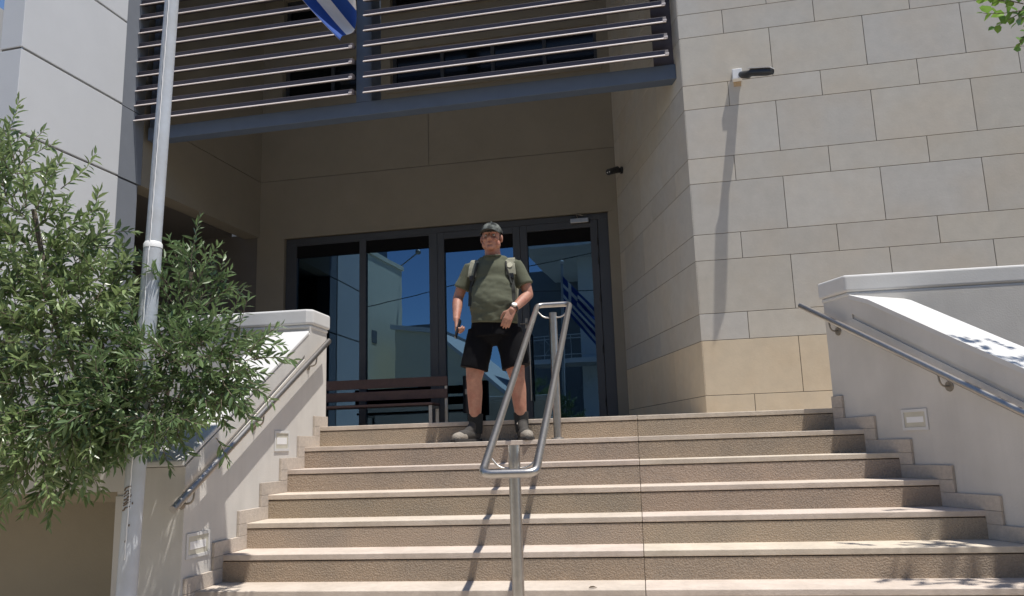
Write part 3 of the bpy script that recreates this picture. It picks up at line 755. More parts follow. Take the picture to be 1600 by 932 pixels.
win(e, -13.6, -14.75, 3.6, 1.1, 1.4); win(e, -11, -14.75, .9, 1.4, 1.6)
e = opp('balcony_block', (-4, -12, 0), 'white apartment block with roof canopy and railed balcony, mirrored in the right door')
obx(e, 'wall', -4.5, 8.0, -19, -12.0, 0, 12.2, M['opp_white'])
obx(e, 'roof_canopy', -6.6, 9.0, -19.5, -9.6, 10.2, 10.5, M['opp_white'])
obx(e, 'wall', -8.4, -4.51, -24, -17.5, 0, 10.9, M['opp_grey'])
bm = new_bm(); box(bm, -6.5, 8.5, -11.99, -10.1, 5.05, 5.25); fl = put('balcony', bm, M['opp_white'], e)
bm = new_bm()
for z in (5.42, 6.15, 6.3): tube(bm, [(-6.45, -10.15, z), (8.4, -10.15, z)], .02, 6)
for i in range(26):
    x = -6.45+i*.594; tube(bm, [(x, -10.15, 5.25), (x, -10.15, 6.3)], .014, 6)
    if i % 3 == 1: tube(bm, [(x, -10.15, 5.42), (x+.594, -10.15, 6.15)], .01, 5); tube(bm, [(x+.594, -10.15, 5.42), (x, -10.15, 6.15)], .01, 5)
put('railing', bm, M['opp_white'], e)
for x in (-3.4, .2, 3.8): win(e, x, -11.96, 5.4, 1.6, 2.1); win(e, x, -11.96, 8.4, 1.6, 1.3); win(e, x, -11.96, .6, 2.2, 2.4)
bm = new_bm(); ball(bm, (-3.9, -11.7, 7.5), .12, 12); tube(bm, [(-3.9, -12, 7.65), (-3.9, -11.7, 7.65)], .03, 6); put('wall_lamp', bm, M['darksteel'], e)
e = opp('far_block', (20, -16, 0), 'cream terrace across the street behind the viewer')
obx(e, 'wall', 12, 34, -26, -13, 0, 11.5, M['opp_cream'])
for i in range(5):
    for z in (1, 4.4, 7.8): win(e, 14+i*4, -12.96, z, 1.6, 1.8)
for pts, lab in (([(-30, -4.2, 6.0), (-15.0, -4.5, 6.8), (-12.05, -4.7, 7.15), (-9.4, -4.9, 7.64), (-6, -5.1, 8.3), (12, -6.5, 11)], 'black power cable slung over the street, rising to the right'),
                 ([(-7.5, -5.0, 7.45), (-5.5, -5.2, 7.4), (-2.8, -5.4, 7.3), (6, -6, 7.6), (14, -6, 8.4)], 'black power cable slung level over the street')):
    bm = new_bm(); tube(bm, fillet(pts, .8), .018, 6); o = put('power_cable', bm, M['wire'], None); tag(o, lab, 'cable')
cr = empty('parked_car', (-11.2, -4.8, 0), 'dark parked car by the far kerb across the street', 'car')
cr.location = (-10.5, -8.4, 0)
bm = new_bm(); pr_ = [(-2.1, .35), (-2.15, .75), (-1.9, .95), (-1.2, 1.0), (-.7, 1.42), (.7, 1.45), (1.35, 1.02), (2.0, .92), (2.15, .6), (2.1, .33)]
extr(bm, [(-10.5+x, -9.25, z) for x, z in pr_], (0, 1.7, 0)); put('body', bm, M['screen'], cr, bevel=.08, seg=3)
bm = new_bm(); box(bm, -11.5, -9.6, -9.26, -7.54, 1.02, 1.34); put('window', bm, M['lens'], cr)
for sx in (-1.35, 1.35):
    for y in (-9.22, -7.58):
        bm = new_bm(); tube(bm, [(-10.5+sx, y-.1, .33), (-10.5+sx, y+.1, .33)], .33, 20); wv = put('wheel', bm, M['black'], cr)
        bm = new_bm(); tube(bm, [(-10.5+sx, y-.11, .33), (-10.5+sx, y+.11, .33)], .19, 16); put('rim', bm, M['steel'], wv)

# ------------------------------------------------------------------ foliage
def leaf(V, Fc, T, p, d, nrm, L_, W_, tint, fold=.25, shape='lance'):
    d = d.normalized(); s = d.cross(nrm)
    if s.length < .01: s = d.cross(Vector((1, 0, .3)))
    s.normalize(); n = s.cross(d)
    b = len(V)
    if shape == 'lance': prof = [(.0, .0), (.28, .42), (.62, .46), (1, 0)]; droop = .12
    else: prof = [(0, 0), (.22, .8), (.62, .85), (1, 0)]; droop = .06
    V.append(p)
    for i, (t, w_) in enumerate(prof[1:3]):
        c = p+d*L_*t-n*L_*droop*t*t
        V.append(c+s*W_*w_+n*W_*fold); V.append(c); V.append(c-s*W_*w_+n*W_*fold)
    V.append(p+d*L_-n*L_*droop)
    for f in ((0, 1, 2), (0, 2, 3), (1, 4, 5, 2), (2, 5, 6, 3), (4, 7, 5), (5, 7, 6)):
        Fc.append(tuple(b+i for i in f)); T.append(tint)
def foliage(parent, name, sprigs, m, r, L0=.062, W0=.0105, gap=.014, shape='lance', wood=None):
    V, Fc, T = [], [], []; wb = new_bm()
    for (p, d, ln) in sprigs:
        p = Vector(p); d = Vector(d).normalized(); n = max(3, int(ln/gap)); pts = [p.copy()]
        ang = r.random()*6.28; tone = r.random()
        for i in range(n):
            t = i/n
            d = (d+Vector((r.gauss(0, .07), r.gauss(0, .07), r.gauss(-.02, .06)))).normalized()
            p = p+d*gap; pts.append(p.copy())
            ang += 2.4+r.gauss(0, .3)
            a = d.cross(Vector((0, 0, 1)));
            if a.length < .05: a = Vector((1, 0, 0))
            a.normalize(); b_ = d.cross(a)
            rad = a*math.cos(ang)+b_*math.sin(ang)
            sp = .95 if t < .85 else .45
            ld = (d*(.75+.3*r.random())+rad*sp+Vector((0, 0, r.gauss(-.06, .25)))).normalized()
            sc = (.7+.45*r.random())*(1 if t < .8 else 1-.45*(t-.8)/.2)
            tn = min(1, max(0, .3*tone+.55*r.random()+.25*t)); 
            leaf(V, Fc, T, p, ld, (rad.cross(d)+Vector((r.gauss(0, .5), r.gauss(0, .5), 1+r.gauss(0, .4)))).normalized(), L0*sc, W0*sc*(1+.3*r.random()), tn, shape=shape)
        tube(wb, pts[::3]+[pts[-1]], [.0032*(1-.7*i/len(pts[::3])) for i in range(len(pts[::3])+1)], 4, cap=False)
    me = bpy.data.meshes.new(name); me.from_pydata([tuple(v) for v in V], [], Fc)
    ca = me.color_attributes.new('tint', 'FLOAT_COLOR', 'CORNER'); data = []
    for f, t in zip(Fc, T): data += [t, t, t, 1]*len(f)
    ca.data.foreach_set('color', data); me.materials.append(m)
    o = bpy.data.objects.new(name, me); COL.objects.link(o); o.parent = parent; o.matrix_parent_inverse = Matrix.Translation(-parent.location)
    return o, wb
def shrub(name, loc, label, cat, lobes, trunks, m, seed, group=None, **kw):
    e = empty(name, loc, label, cat, group); r = random.Random(seed); sp = []
    for (c, rad, cnt, dirn, ln) in lobes:
        c = Vector(c)
        for i in range(cnt):
            v = Vector((r.gauss(0, 1), r.gauss(0, 1), r.gauss(0, 1))).normalized()*(r.random()**.45)
            p = c+Vector((v.x*rad[0], v.y*rad[1], v.z*rad[2]))
            d = Vector((v.x*rad[0], v.y*rad[1], v.z*rad[2])).normalized()*.7+Vector(dirn)+Vector((r.gauss(0, .35), r.gauss(0, .35), r.gauss(0, .35)))
            sp.append((p, d, ln*(.6+.7*r.random())))
    for x in kw.pop('extra', []): sp.append(x)
    o, wb = foliage(e, 'foliage', sp, M[m], r, **kw)
    root = None
    for tr in trunks: tube(wb, fillet(tr[0], .15), tr[1] if isinstance(tr[1], (int, float)) else tr[1], 8)
    put('branches', wb, M['bark'], e)
    return e
pts = lambda *a: [Vector(p) for p in a]
shrub('olive_shrub', (-3.3, 4.75, 1.66), 'large bushy grey-green shrub with narrow leaves at the far left, spilling over the planter', 'shrub',
      [((-3.25, 4.0, 2.15), (.48, .42, .42), 175, (0, -.15, .25), .26), ((-3.35, 3.95, 2.75), (.34, .36, .45), 85, (.05, 0, .6), .24),
       ((-3.56, 3.95, 3.15), (.15, .22, .3), 30, (.03, 0, .9), .22), ((-3.0, 4.0, 2.4), (.3, .3, .35), 55, (.2, 0, .5), .22),
       ((-3.15, 3.85, 1.68), (.42, .34, .26), 105, (.05, -.2, -.25), .22), ((-2.9, 3.95, 1.9), (.2, .3, .26), 42, (.2, -.1, 0), .2),
       ((-3.9, 4.0, 2.3), (.35, .4, .7), 120, (-.1, 0, .3), .25)],
      [(pts((-3.4, 4.8, 1.6), (-3.38, 4.5, 1.95), (-3.3, 4.1, 2.3), (-3.42, 4.0, 3.0)), .014), (pts((-3.4, 4.8, 1.6), (-3.3, 4.5, 1.9), (-3.0, 4.1, 2.2)), .012), (pts((-3.4, 4.8, 1.6), (-3.7, 4.4, 2.1), (-3.9, 4.1, 2.7)), .012)],
      'leafA', 21, extra=[((-3.56, 3.95, 3.35), (.0, 0, 1), .34), ((-3.5, 3.95, 3.25), (.35, 0, 1), .25), ((-3.05, 4.0, 2.65), (.25, 0, 1), .3), ((-2.9, 4.0, 2.55), (.4, 0, .9), .22)],
      L0=.078, W0=.0195, gap=.0135)
shrub('olive_shrub', (-2.85, 4.75, 1.66), 'darker narrow-leaved shrub growing around the flagpole and over the left handrail', 'shrub',
      [((-2.46, 4.05, 2.02), (.30, .34, .24), 135, (.1, -.1, .1), .2), ((-2.55, 4.2, 2.4), (.17, .2, .26), 55, (.05, 0, .6), .2),
       ((-2.24, 4.05, 2.02), (.18, .24, .2), 48, (.3, -.1, .1), .18), ((-2.50, 3.85, 1.76), (.22, .22, .12), 60, (.05, -.2, -.2), .15),
       ((-2.72, 3.8, 1.86), (.16, .18, .2), 50, (0, -.1, 0), .18)],
      [(pts((-2.95, 4.75, 1.6), (-2.85, 4.5, 1.9), (-2.6, 4.2, 2.05), (-2.5, 4.15, 2.6)), .012), (pts((-2.95, 4.75, 1.6), (-2.7, 4.4, 1.95), (-2.2, 4.1, 2.0)), .011)],
      'leafB', 22, extra=[((-2.47, 4.1, 2.6), (.05, 0, 1), .32), ((-2.42, 4.1, 2.55), (.45, 0, .9), .24), ((-2.2, 4.0, 2.2), (.35, 0, .8), .26), ((-2.05, 4.0, 2.1), (.55, 0, .75), .22), ((-2.12, 4.0, 2.18), (0, 0, 1), .22), ((-2.2, 3.95, 1.65), (.35, 0, -.5), .16)],
      L0=.072, W0=.017, gap=.0135)
shrub('street_tree', (3.3, 3.7, 0), 'tree with bright rounded leaves reaching into the top right corner', 'tree',
      [((2.95, 4.15, 5.0), (.62, .6, .7), 75, (0, 0, .1), .22), ((3.9, 3.9, 5.6), (1.0, 1.0, .9), 110, (0, 0, .1), .25)],
      [(pts((3.6, 3.6, 0), (3.55, 3.65, 2.5), (3.3, 3.8, 4.4), (3.6, 3.8, 5.6)), .06), (pts((3.5, 3.7, 3.6), (2.9, 3.8, 4.2), (2.3, 3.75, 3.95), (1.93, 3.72, 3.5)), .012), (pts((3.35, 3.8, 4.3), (2.9, 4.0, 4.8), (2.5, 4.3, 5.1)), .016)],
      'leafC', 23, extra=[((1.98, 3.72, 3.55), (-.45, 0, -.5), .2), ((1.95, 3.72, 3.5), (-.2, 0, -.9), .24), ((1.98, 3.72, 3.6), (-.6, 0, .0), .22), ((1.9, 3.72, 3.48), (-.8, .1, -.35), .19), ((1.95, 3.7, 3.55), (-.3, 0, .3), .16), ((1.9, 3.75, 3.4), (-.1, 0, -.8), .14), ((1.85, 3.7, 3.45), (-.7, 0, -.1), .2), ((1.87, 3.7, 3.4), (-.3, 0, -.9), .2), ((1.86, 3.74, 3.5), (-.5, 0, .35), .16), ((1.9, 3.68, 3.4), (-.55, 0, -.5), .18)],
      L0=.052, W0=.023, gap=.02, shape='round')
shrub('planter_shrub', (3.1, 4.6, 1.35), 'low shrub in the right planter behind the coping, outside the picture edge', 'shrub',
      [((3.3, 4.3, 1.75), (.35, .4, .3), 60, (0, 0, .4), .2)], [(pts((3.3, 4.3, 1.3), (3.3, 4.3, 1.8)), .01)], 'leafB', 24, L0=.05, W0=.012, gap=.016)

# ------------------------------------------------------------------ standing man
man = empty('person', (-1.09, 6.08, 1.6), 'standing man in olive t-shirt, black shorts, cap and boots atop the steps', 'person')
G = 1.602
def hand(bm, wrist, d, n, thumb_side, curl, size=1.0):
    """palm and five separate fingers; d = wrist to knuckles, n = back-of-hand normal, curl per-segment bend"""
    wrist = Vector(wrist); d = Vector(d).normalized(); n = Vector(n); n = (n-d*n.dot(d)).normalized(); s = d.cross(n)*thumb_side
    k = size
    for a in (-.026, -.009, .009, .026):
        limb(bm, [wrist+d*.012*k+s*a*.75*k, wrist+d*.088*k+s*a*k], [.016*k, .0125*k])
    for j, (off, ln) in enumerate(((.030, .070), (.010, .080), (-.010, .074), (-.029, .058))):
        p = wrist+d*.088*k+s*off*k; dd = d.copy(); P = [p]; ang = curl[0]
        for i, fr_ in enumerate((.45, .32, .26)):
            dd = (d*math.cos(ang)-n*math.sin(ang)+s*off*2.2*max(0, 1-ang)).normalized()
            p = p+dd*ln*fr_*k; P.append(p); ang += curl[i+1] if i < 2 else 0
        limb(bm, P, [.0095*k, .009*k, .0082*k, .0070*k])
    p = wrist+d*.022*k+s*.024*k
    t1 = p+(d*.55+s*.75-n*.25).normalized()*.036*k; t2 = t1+(d*.85+s*(.35-.4*curl[0])-n*(.25+.3*curl[0])).normalized()*.032*k; t3 = t2+(d*.9+s*(.1-.6*curl[0])-n*(.3+.3*curl[0])).normalized()*.024*k
    limb(bm, [p, t1, t2, t3], [.015*k, .012*k, .0105*k, .0085*k])

HX, HY = -1.092, 6.085
ELR, WRR = Vector((-1.385, 6.14, 2.735)), Vector((-1.372, 6.01, 2.545))
ELL, WRL = Vector((-.82, 6.14, 2.725)), Vector((-.920, 5.93, 2.575))
bm = new_bm()
# head
ball(bm, (HX, HY+.012, 3.215), (.074, .094, .098), 28)
ball(bm, (HX, HY-.022, 3.155), (.061, .067, .078), 24)
ball(bm, (HX, HY-.058, 3.105), (.030, .026, .022), 16)       # chin
for s in (-1, 1):
    ball(bm, (HX+s*.050, HY-.012, 3.135), (.024, .05, .035), 16)   # jaw
    ball(bm, (HX+s*.040, HY-.062, 3.165), (.022, .022, .020), 16)  # cheek
    ball(bm, (HX+s*.079, HY+.012, 3.185), (.012, .020, .033), 16, Matrix.Rotation(s*.35, 3, 'Z'))   # ear
    limb(bm, [(HX+s*.010, HY-.082, 3.222), (HX+s*.044, HY-.070, 3.224)], [.0115, .009])    # brow
ball(bm, (HX, HY-.045, 3.245), (.058, .045, .04), 20)
limb(bm, [(HX, HY-.080, 3.212), (HX, HY-.098, 3.184), (HX, HY-.104, 3.170)], [.009, .0115, .0135])
for s in (-1, 1): ball(bm, (HX+s*.0125, HY-.092, 3.166), .0095, 12)
ball(bm, (HX, HY-.072, 3.140), (.030, .018, .018), 16)
# neck, trunk core
limb(bm, [(HX, HY+.02, 3.13), (HX, HY+.045, 3.03), (HX, HY+.05, 2.98)], [.060, .064, .075])
limb(bm, [(-1.22, 6.14, 2.965), (-.965, 6.14, 2.965)], [.06, .06])
limb(bm, [(-1.09, 6.13, 2.92), (-1.09, 6.10, 2.65), (-1.09, 6.13, 2.46)], [.10, .12, .11], (1.2, 1))
# arms
limb(bm, [(-1.275, 6.14, 2.955), (-1.34, 6.14, 2.85), ELR], [.046, .046, .040])
limb(bm, [ELR, ELR*.62+WRR*.38+Vector((0, 0, .004)), WRR], [.040, .041, .0265])
limb(bm, [(-.905, 6.14, 2.955), (-.85, 6.14, 2.86), ELL], [.046, .046, .040])
limb(bm, [ELL, ELL*.62+WRL*.38, WRL], [.040, .041, .0265])
# legs
KR, KL = (-1.262, 6.105, 2.085), (-.925, 6.105, 2.085)
limb(bm, [(-1.20, 6.135, 2.38), (-1.245, 6.12, 2.22), KR], [.10, .085, .062])
limb(bm, [(-.985, 6.135, 2.38), (-.95, 6.12, 2.22), KL], [.10, .085, .062])
for (kx, ky, kz), ax in ((KR, -1.268), (KL, -.905)):
    limb(bm, [(kx, ky, kz), (kx*.75+ax*.25, ky+.022, 1.98), (kx*.4+ax*.6, ky+.03, 1.85), (ax, 6.155, 1.72)], [.060, .0605, .050, .037])
    ball(bm, (kx, ky-.028, kz+.003), (.036, .03, .042), 16)
# hands
hand(bm, WRR, (.06, -.32, -.95), (-.95, -.25, 0), 1, (1.0, 1.1, .6), 1.0)
hand(bm, WRL, (-.40, -.18, -.88), (.15, -.98, .1), 1, (.35, .3, .25), .93)
body = fuse('body', bm, M['skin'], man, voxel=.0042, smooth=4)
def dent(ob, c, r, amt, vec):
    c = Vector(c); vec = Vector(vec)
    for v in ob.data.vertices:
        q = v.co-c; g_ = math.exp(-((q.x/r[0])**2+(q.y/r[1])**2+(q.z/r[2])**2))
        if g_ > .02: v.co += vec*amt*g_
for s in (-1, 1):
    dent(body, (HX+s*.029, HY-.085, 3.199), (.015, .05, .010), .013, (0, 1, 0))
    dent(body, (HX+s*.044, HY-.06, 3.135), (.012, .04, .02), .006, (0, 1, 0))
dent(body, (HX, HY-.09, 3.141), (.022, .03, .0035), .007, (0, 1, 0))
dent(body, (HX, HY-.08, 3.122), (.020, .03, .006), .005, (0, 1, 0))
for s in (-1, 1):
    bm = new_bm(); ball(bm, (HX+s*.029, HY-.0655, 3.199), .0105, 16); ev = put('eye', bm, M['eyewhite'], man, smooth=True)
    bm = new_bm(); ball(bm, (HX+s*.029, HY-.0745, 3.198), .0045, 10); put('iris', bm, M['iris'], ev, smooth=True)
    bm = new_bm(); limb(bm, [(HX+s*.012, HY-.094, 3.219), (HX+s*.030, HY-.090, 3.226), (HX+s*.048, HY-.074, 3.220)], [.003, .0038, .002]); put('eyebrow', bm, M['hair'], man, smooth=True)
bm = new_bm(); limb(bm, [(HX-.022, HY-.078, 3.141), (HX, HY-.0865, 3.1435), (HX+.022, HY-.078, 3.141)], [.002, .0042, .002]); limb(bm, [(HX-.018, HY-.078, 3.134), (HX, HY-.0855, 3.1335), (HX+.018, HY-.078, 3.134)], [.002, .0045, .002]); put('lips', bm, M['lipskin'], man, smooth=True)
bm = new_bm(); ball(bm, (HX, HY+.018, 3.212), (.0775, .094, .085), 24); bmesh.ops.bisect_plane(bm, geom=bm.verts[:]+bm.edges[:]+bm.faces[:], plane_co=(HX, HY-.018, 3.21), plane_no=(0, -1, -.2), clear_outer=True); put('hair', bm, M['hair'], man, smooth=True)
# cap
bm = new_bm(); ball(bm, (HX, HY+.010, 3.232), (.088, .105, .088), 32)
bmesh.ops.bisect_plane(bm, geom=bm.verts[:]+bm.edges[:]+bm.faces[:], plane_co=(HX, HY, 3.228), plane_no=(0, .10, -1), clear_outer=True)
cp = put('cap', bm, M['camo'], man, smooth=True)
bm = new_bm(); ball(bm, (HX, HY+.01, 3.322), .009, 10); put('cap_button', bm, M['camo'], cp, smooth=True)
bm = new_bm(); rows_ = []
for i in range(7):
    t = i/6; rr = []
    for j in range(15):
        a = math.radians(-64+128*j/14); ca = math.cos(a)
        X = HX+(.086+.004*t)*math.sin(a); Yb = HY+.010-.098*ca; ext = .088*(ca**.6 if ca > 0 else 0)
        rr.append(bm.verts.new((X, Yb-ext*t, 3.234-.002*t-.026*(math.sin(a)**2)*t-.006*t*t)))
    rows_.append(rr)
for i in range(6):
    for j in range(14): bm.faces.new((rows_[i][j], rows_[i][j+1], rows_[i+1][j+1], rows_[i+1][j]))
br_ = put('cap_brim', bm, M['web'], cp, smooth=True); sd = br_.modifiers.new('s', 'SOLIDIFY'); sd.thickness = .004
# t-shirt
bm = new_bm()
ball(bm, (-1.093, 6.128, 2.87), (.188, .122, .18), 32); ball(bm, (-1.092, 6.095, 2.75), (.184, .128, .17), 32); ball(bm, (-1.092, 6.082, 2.66), (.184, .142, .17), 32)
limb(bm, [(-1.262, 6.14, 2.96), (-.922, 6.14, 2.96)], [.060, .060]); limb(bm, [(-1.17, 6.13, 3.0), (-1.015, 6.13, 3.0)], [.055, .055])
cone(bm, (-1.09, 6.10, 2.508), .185, (-1.09, 6.10, 2.72), .186, (1, .78), 36)
cone(bm, (-1.265, 6.14, 2.985), .060, (-1.350, 6.135, 2.80), .068, (1, 1.05)); cone(bm, (-.92, 6.14, 2.985), .060, (-.840, 6.135, 2.80), .068, (1, 1.05))
cone(bm, (-1.0915, 6.125, 2.98), .085, (-1.0915, 6.10, 3.056), .066, (1, 1))
shirt = fuse('t_shirt', bm, M['shirt'], man, voxel=.006, smooth=22)
for v in shirt.data.vertices:      # folds
    p = v.co; low = max(0, min(1, (2.95-p.z)/.3))
    f = (noise.noise(Vector((p.x*9+p.z*6, p.y*5, p.z*14)))*.011+noise.noise(Vector((p.x*22+3, p.y*10, p.z*34)))*.0045)*(.35+.65*low)
    d_ = Vector((p.x+1.09, p.y-6.13, 0)); d_ = d_.normalized() if d_.length > .01 else Vector((0, -1, 0))
    v.co += d_*f
    if p.z < 2.56: v.co += d_*.008*math.sin(p.x*60+p.y*30)*(2.56-p.z)/.06; v.co.z += -.014*math.sin((p.x+1.2)*7)
# neckline ring
bm = new_bm(); tube(bm, [(-1.0915+.069*math.cos(a), 6.098+.066*math.sin(a), 3.050+.012*math.sin(a)) for a in [i*math.pi/12 for i in range(24)]], .0055, 8, closed=True); put('collar', bm, M['shirt'], shirt, smooth=True)
# shorts
bm = new_bm()
cone(bm, (-1.092, 6.115, 2.40), .195, (-1.092, 6.115, 2.60), .172, (1, .74), 32)
cone(bm, (-1.262, 6.115, 2.155), .112, (-1.198, 6.13, 2.45), .108, (1, 1.05), 28); cone(bm, (-.928, 6.115, 2.155), .112, (-.988, 6.13, 2.45), .108, (1, 1.05), 28)
ball(bm, (-1.092, 6.11, 2.43), (.13, .125, .10), 24)
shorts = fuse('shorts', bm, M['shorts'], man, voxel=.006, smooth=5)
for v in shorts.data.vertices:
    p = v.co; v.co += Vector((noise.noise(p*9), noise.noise(p*9+Vector((5, 0, 0))), 0))*.008*max(0, min(1, (2.5-p.z)/.3))
# socks and boots
for sgn, ax, hl, toe in ((-1, -1.268, Vector((-1.258, 6.172, G)), Vector((-1.395, 5.965, G))), (1, -.905, Vector((-.915, 6.172, G)), Vector((-.825, 5.945, G)))):
    bm = new_bm(); cone(bm, (ax, 6.156, 1.66), .050, (ax*.65+(-1.262 if sgn < 0 else -.925)*.35, 6.157, 1.815), .0585, (1, 1), 24)
    fuse('sock', bm, M['sock'], man, voxel=.005, smooth=2)
    d_ = (toe-hl).normalized(); up_ = Vector((0, 0, 1))
    def P(t, z, s=0): return hl+(toe-hl)*t+up_*z+d_.cross(up_)*s
    bm = new_bm()
    limb(bm, [P(.08, .045), P(.42, .052), P(.68, .045)], [.038, .043, .042]); limb(bm, [P(.07, .06), P(.12, .135)], [.040, .047])
    limb(bm, [P(.42, .07), P(.16, .12)], [.036, .040])
    shoe = fuse('boot', bm, M['bootdark'], man, voxel=.005, smooth=4)
    for v in shoe.data.vertices: v.co.z = max(v.co.z, G+.012)
    bm = new_bm(); limb(bm, [P(.66, .036), P(.90, .030)], [.046, .038]); ball(bm, P(.80, .036), (.046, .046, .038), 20)
    tc_ = fuse('toe_cap', bm, M['boottan'], shoe, voxel=.005, smooth=3)
    for v in tc_.data.vertices: v.co.z = max(v.co.z, G+.014)
    bm = new_bm(); out_ = []
    for t, w_ in ((-.12, .02), (-.06, .036), (.15, .041), (.4, .040), (.62, .047), (.82, .050), (.98, .044), (1.08, .026)): out_.append((t, w_))
    ring = [P(t, 0, w_) for t, w_ in out_]+[P(t, 0, -w_) for t, w_ in out_[::-1]]
    extr(bm, [(p.x, p.y, 1.6005) for p in ring], (0, 0, .022)); so2 = put('sole', bm, M['sole'], shoe, bevel=.004)
    bm = new_bm()
    for i, t in enumerate((.22, .34, .46, .58)):
        z = .155-.18*t+.012; tube(bm, [P(t, z-.018, -.030), P(t+.02, z+.004, -.012), P(t-.01, z+.006, .012), P(t+.01, z-.018, .030)], .0036, 6)
    tube(bm, [P(.2, .145, 0), P(.16, .160, .03), P(.24, .120, .045)], .003, 6)
    lc = put('laces', bm, M['lace'], shoe)
# watch
wp = WRL+(ELL-WRL).normalized()*.028; ax_ = (ELL-WRL).normalized(); q = Vector((0, 0, 1)).rotation_difference(ax_)
bm = new_bm(); e1 = ax_.cross(Vector((0, 0, 1))).normalized(); e2 = ax_.cross(e1)
tube(bm, [wp+(e1*math.cos(a)+e2*math.sin(a))*.0335 for a in [i*math.pi/12 for i in range(24)]], .0075, 8, closed=True); wt = put('watch', bm, M['black'], man, smooth=True)
fn = (Vector((.05, -1, .35))-ax_*Vector((.05, -1, .35)).dot(ax_)).normalized(); q = Vector((0, 0, 1)).rotation_difference(fn)
bm = new_bm(); bmesh.ops.create_cone(bm, cap_ends=True, segments=24, radius1=.023, radius2=.021, depth=.010, matrix=Matrix.Translation(wp+fn*.037) @ q.to_matrix().to_4x4()); wc = put('watch_case', bm, M['steel'], wt)
bm = new_bm(); bmesh.ops.create_cone(bm, cap_ends=True, segments=24, radius1=.0185, radius2=.0185, depth=.002, matrix=Matrix.Translation(wp+fn*.0435) @ q.to_matrix().to_4x4()); wc = put('watch_face', bm, M['white'], wt)

# backpack: bag behind, straps over the shirt
bpk = empty('backpack', (-1.09, 6.3, 2.8), 'khaki hiking backpack worn by the man, round badge on its strap', 'backpack')
bm = new_bm(); ball(bm, (-1.09, 6.33, 2.82), (.17, .10, .25), 24); box(bm, -1.22, -.96, 6.26, 6.40, 2.62, 3.02)
fuse('bag', bm, M['khaki'], bpk, voxel=.01, smooth=8)
dg = bpy.context.evaluated_depsgraph_get(); dg.update()
tree = BVHTree.FromPolygons([v.co.copy() for v in shirt.data.vertices], [tuple(p.vertices) for p in shirt.data.polygons])
def on_shirt(x, z, off=.006):
    h = tree.ray_cast(Vector((x, 5.5, z)), Vector((0, 1, 0)))
    return (h[0]+Vector((0, -off, 0))) if h[0] else None
def ribbon(path, width, th, m, name, par, start=None):
    pl = []; N_ = 40
    P_ = fillet([Vector((a, 0, b)) for a, b in path], .03)
    for p in P_:
        h = on_shirt(p.x, p.z)
        if h: pl.append(h)
    if start: pl = [Vector(s_) for s_ in start]+pl
    for _ in range(3): pl = [pl[0]]+[(a+b*2+c)/4 for a, b, c in zip(pl, pl[1:], pl[2:])]+[pl[-1]]
    bm = new_bm(); L_ = []
    for i, p in enumerate(pl):
        t = (pl[min(i+1, len(pl)-1)]-pl[max(i-1, 0)]).normalized(); c = Vector((HX, 6.13, p.z)); o_ = ((p-c).normalized()*.35+Vector((0, -1, .1))).normalized() if p.y < 6.10 else Vector((0, -.2, 1))
        s_ = t.cross(o_).normalized()
        L_.append([bm.verts.new(p+s_*width/2+o_*-.002), bm.verts.new(p+s_*width/2+o_*th), bm.verts.new(p-s_*width/2+o_*th), bm.verts.new(p-s_*width/2+o_*-.002)])
    for A, B_ in zip(L_, L_[1:]):
        for k in range(4): bm.faces.new((A[k], A[(k+1) % 4], B_[(k+1) % 4], B_[k]))
    bm.faces.new(L_[0]); bm.faces.new(L_[-1])
    return put(name, bm, m, par, bevel=.003)
for s in (-1, 1):
    X = lambda a: HX+s*a
    st_ = [(X(.135), 6.24, 2.99), (X(.138), 6.18, 3.040), (X(.140), 6.12, 3.045)]
    rb = ribbon([(X(.142), 3.0), (X(.148), 2.93), (X(.155), 2.875)], .074, .016, M['khaki'], 'shoulder_strap', bpk, start=st_)
    wb_ = ribbon([(X(.152), 2.90), (X(.162), 2.83), (X(.172), 2.74), (X(.172), 2.64)], .030, .008, M['web'], 'adjuster_strap', bpk)
    eg = ribbon([(X(.112), 2.99), (X(.120), 2.93), (X(.140), 2.86), (X(.158), 2.80)], .014, .016, M['web'], 'strap_edge', bpk)
    bm = new_bm(); h = on_shirt(X(.155), 2.865); box(bm, h.x-.02, h.x+.02, h.y-.022, h.y-.008, 2.85, 2.885); put('buckle', bm, M['black'], bpk)
h = on_shirt(HX+.145, 2.955); q = Vector((0, 0, 1)).rotation_difference(Vector((0, -1, .35)).normalized())
bm = new_bm(); bmesh.ops.create_cone(bm, cap_ends=True, segments=28, radius1=.024, radius2=.022, depth=.006, matrix=Matrix.Translation((h.x, h.y-.020, 2.955)) @ q.to_matrix().to_4x4()); put('badge', bm, M['badge'], bpk)
# phone in the right fist
bm = new_bm(); c = WRR+Vector((.02, -.045, -.085)); mt = Matrix.Translation(c) @ Matrix.Rotation(.25, 4, 'Y') @ Matrix.Rotation(-.25, 4, 'X') @ Matrix.Diagonal((.012, .055, .15, 1))
bmesh.ops.create_cube(bm, size=1, matrix=mt); o = put('phone', bm, M['black'], None, bevel=.004); tag(o, 'small dark phone held in the man\'s hand beside his shorts', 'phone')

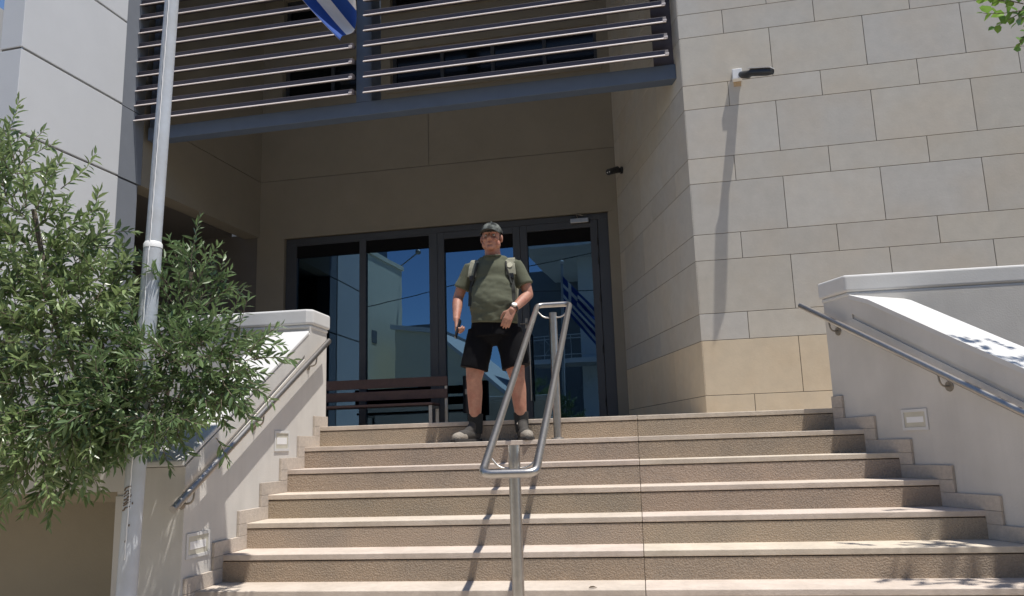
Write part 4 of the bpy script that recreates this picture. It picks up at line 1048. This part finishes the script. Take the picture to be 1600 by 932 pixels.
# seated person inside, seen from behind through the right door
sp_ = empty('person', (-.72, 13.6, GROUP_LAND), 'person in a patterned shirt seated inside behind the right glass door', 'person')
bm = new_bm(); ball(bm, (-.72, 13.6, 2.80), (.085, .10, .12), 20); limb(bm, [(-.72, 13.6, 2.72), (-.72, 13.6, 2.6)], [.055, .06])
limb(bm, [(-.90, 13.6, 2.52), (-.54, 13.6, 2.52)], [.06, .06]); limb(bm, [(-.72, 13.6, 2.5), (-.72, 13.62, 2.25)], [.15, .15])
for s in (-1, 1): limb(bm, [(-.72+s*.19, 13.6, 2.5), (-.72+s*.25, 13.65, 2.3), (-.72+s*.18, 13.85, 2.28)], [.05, .045, .035]); limb(bm, [(-.72+s*.09, 13.62, 2.24), (-.72+s*.1, 14.0, 2.25), (-.72+s*.1, 14.02, 1.8)], [.08, .065, .045])
fuse('body', bm, M['skin'], sp_, voxel=.012, smooth=4)
bm = new_bm(); limb(bm, [(-.92, 13.6, 2.50), (-.52, 13.6, 2.50)], [.075, .075]); limb(bm, [(-.72, 13.6, 2.48), (-.72, 13.62, 2.28)], [.17, .165])
for s in (-1, 1): limb(bm, [(-.72+s*.2, 13.6, 2.5), (-.72+s*.25, 13.64, 2.36)], [.062, .058])
M['patterned'] = mat('patterned_shirt', (.05, .05, .055), .9, var=.1, col2=(.6, .6, .62), mix=1, mscale=14)
fuse('shirt', bm, M['patterned'], sp_, voxel=.012, smooth=4)
bm = new_bm(); ball(bm, (-.72, 13.59, 2.83), (.092, .104, .105), 20); put('hair', bm, M['hair'], sp_, smooth=True)
oc = empty('office_chair', (-.72, 13.5, GROUP_LAND), 'black high-backed office chair inside behind the right glass door', 'chair')
bm = new_bm(); box(bm, -.98, -.46, 13.36, 13.42, 1.95, 2.46); put('backrest', bm, M['black'], oc, bevel=.03); bm = new_bm(); box(bm, -.98, -.46, 13.42, 13.9, 2.14, 2.22); put('seat', bm, M['black'], oc, bevel=.02)
bm = new_bm(); tube(bm, [(-.72, 13.66, 1.8), (-.72, 13.66, 2.14)], .03, 12)
for i in range(5):
    a = i*2*math.pi/5; tube(bm, [(-.72, 13.66, 1.84), (-.72+.28*math.cos(a), 13.66+.28*math.sin(a), 1.80)], .02, 8)
put('base', bm, M['black'], oc)
bm = new_bm(); box(bm, -1.12, -.95, 15.2, 15.59, 2.3, 3.1)
o = put('wall_cabinet', bm, M['opp_grey'], None, bevel=.005); tag(o, 'pale cabinet on the wall inside the lobby behind the right glass door', 'cabinet')

# one dry leaf on a low tread
V, Fc, T = [], [], []
leaf(V, Fc, T, Vector((-.33, 4.47, .805)), Vector((1, .3, .12)), Vector((0, 0, 1)), .05, .02, 1, fold=.4)
me = bpy.data.meshes.new('dry_leaf'); me.from_pydata([tuple(v) for v in V], [], Fc); me.materials.append(M['rust'])
o = bpy.data.objects.new('dry_leaf', me); COL.objects.link(o); tag(o, 'curled dry leaf lying on the lowest visible tread right of the handrail post', 'leaf')
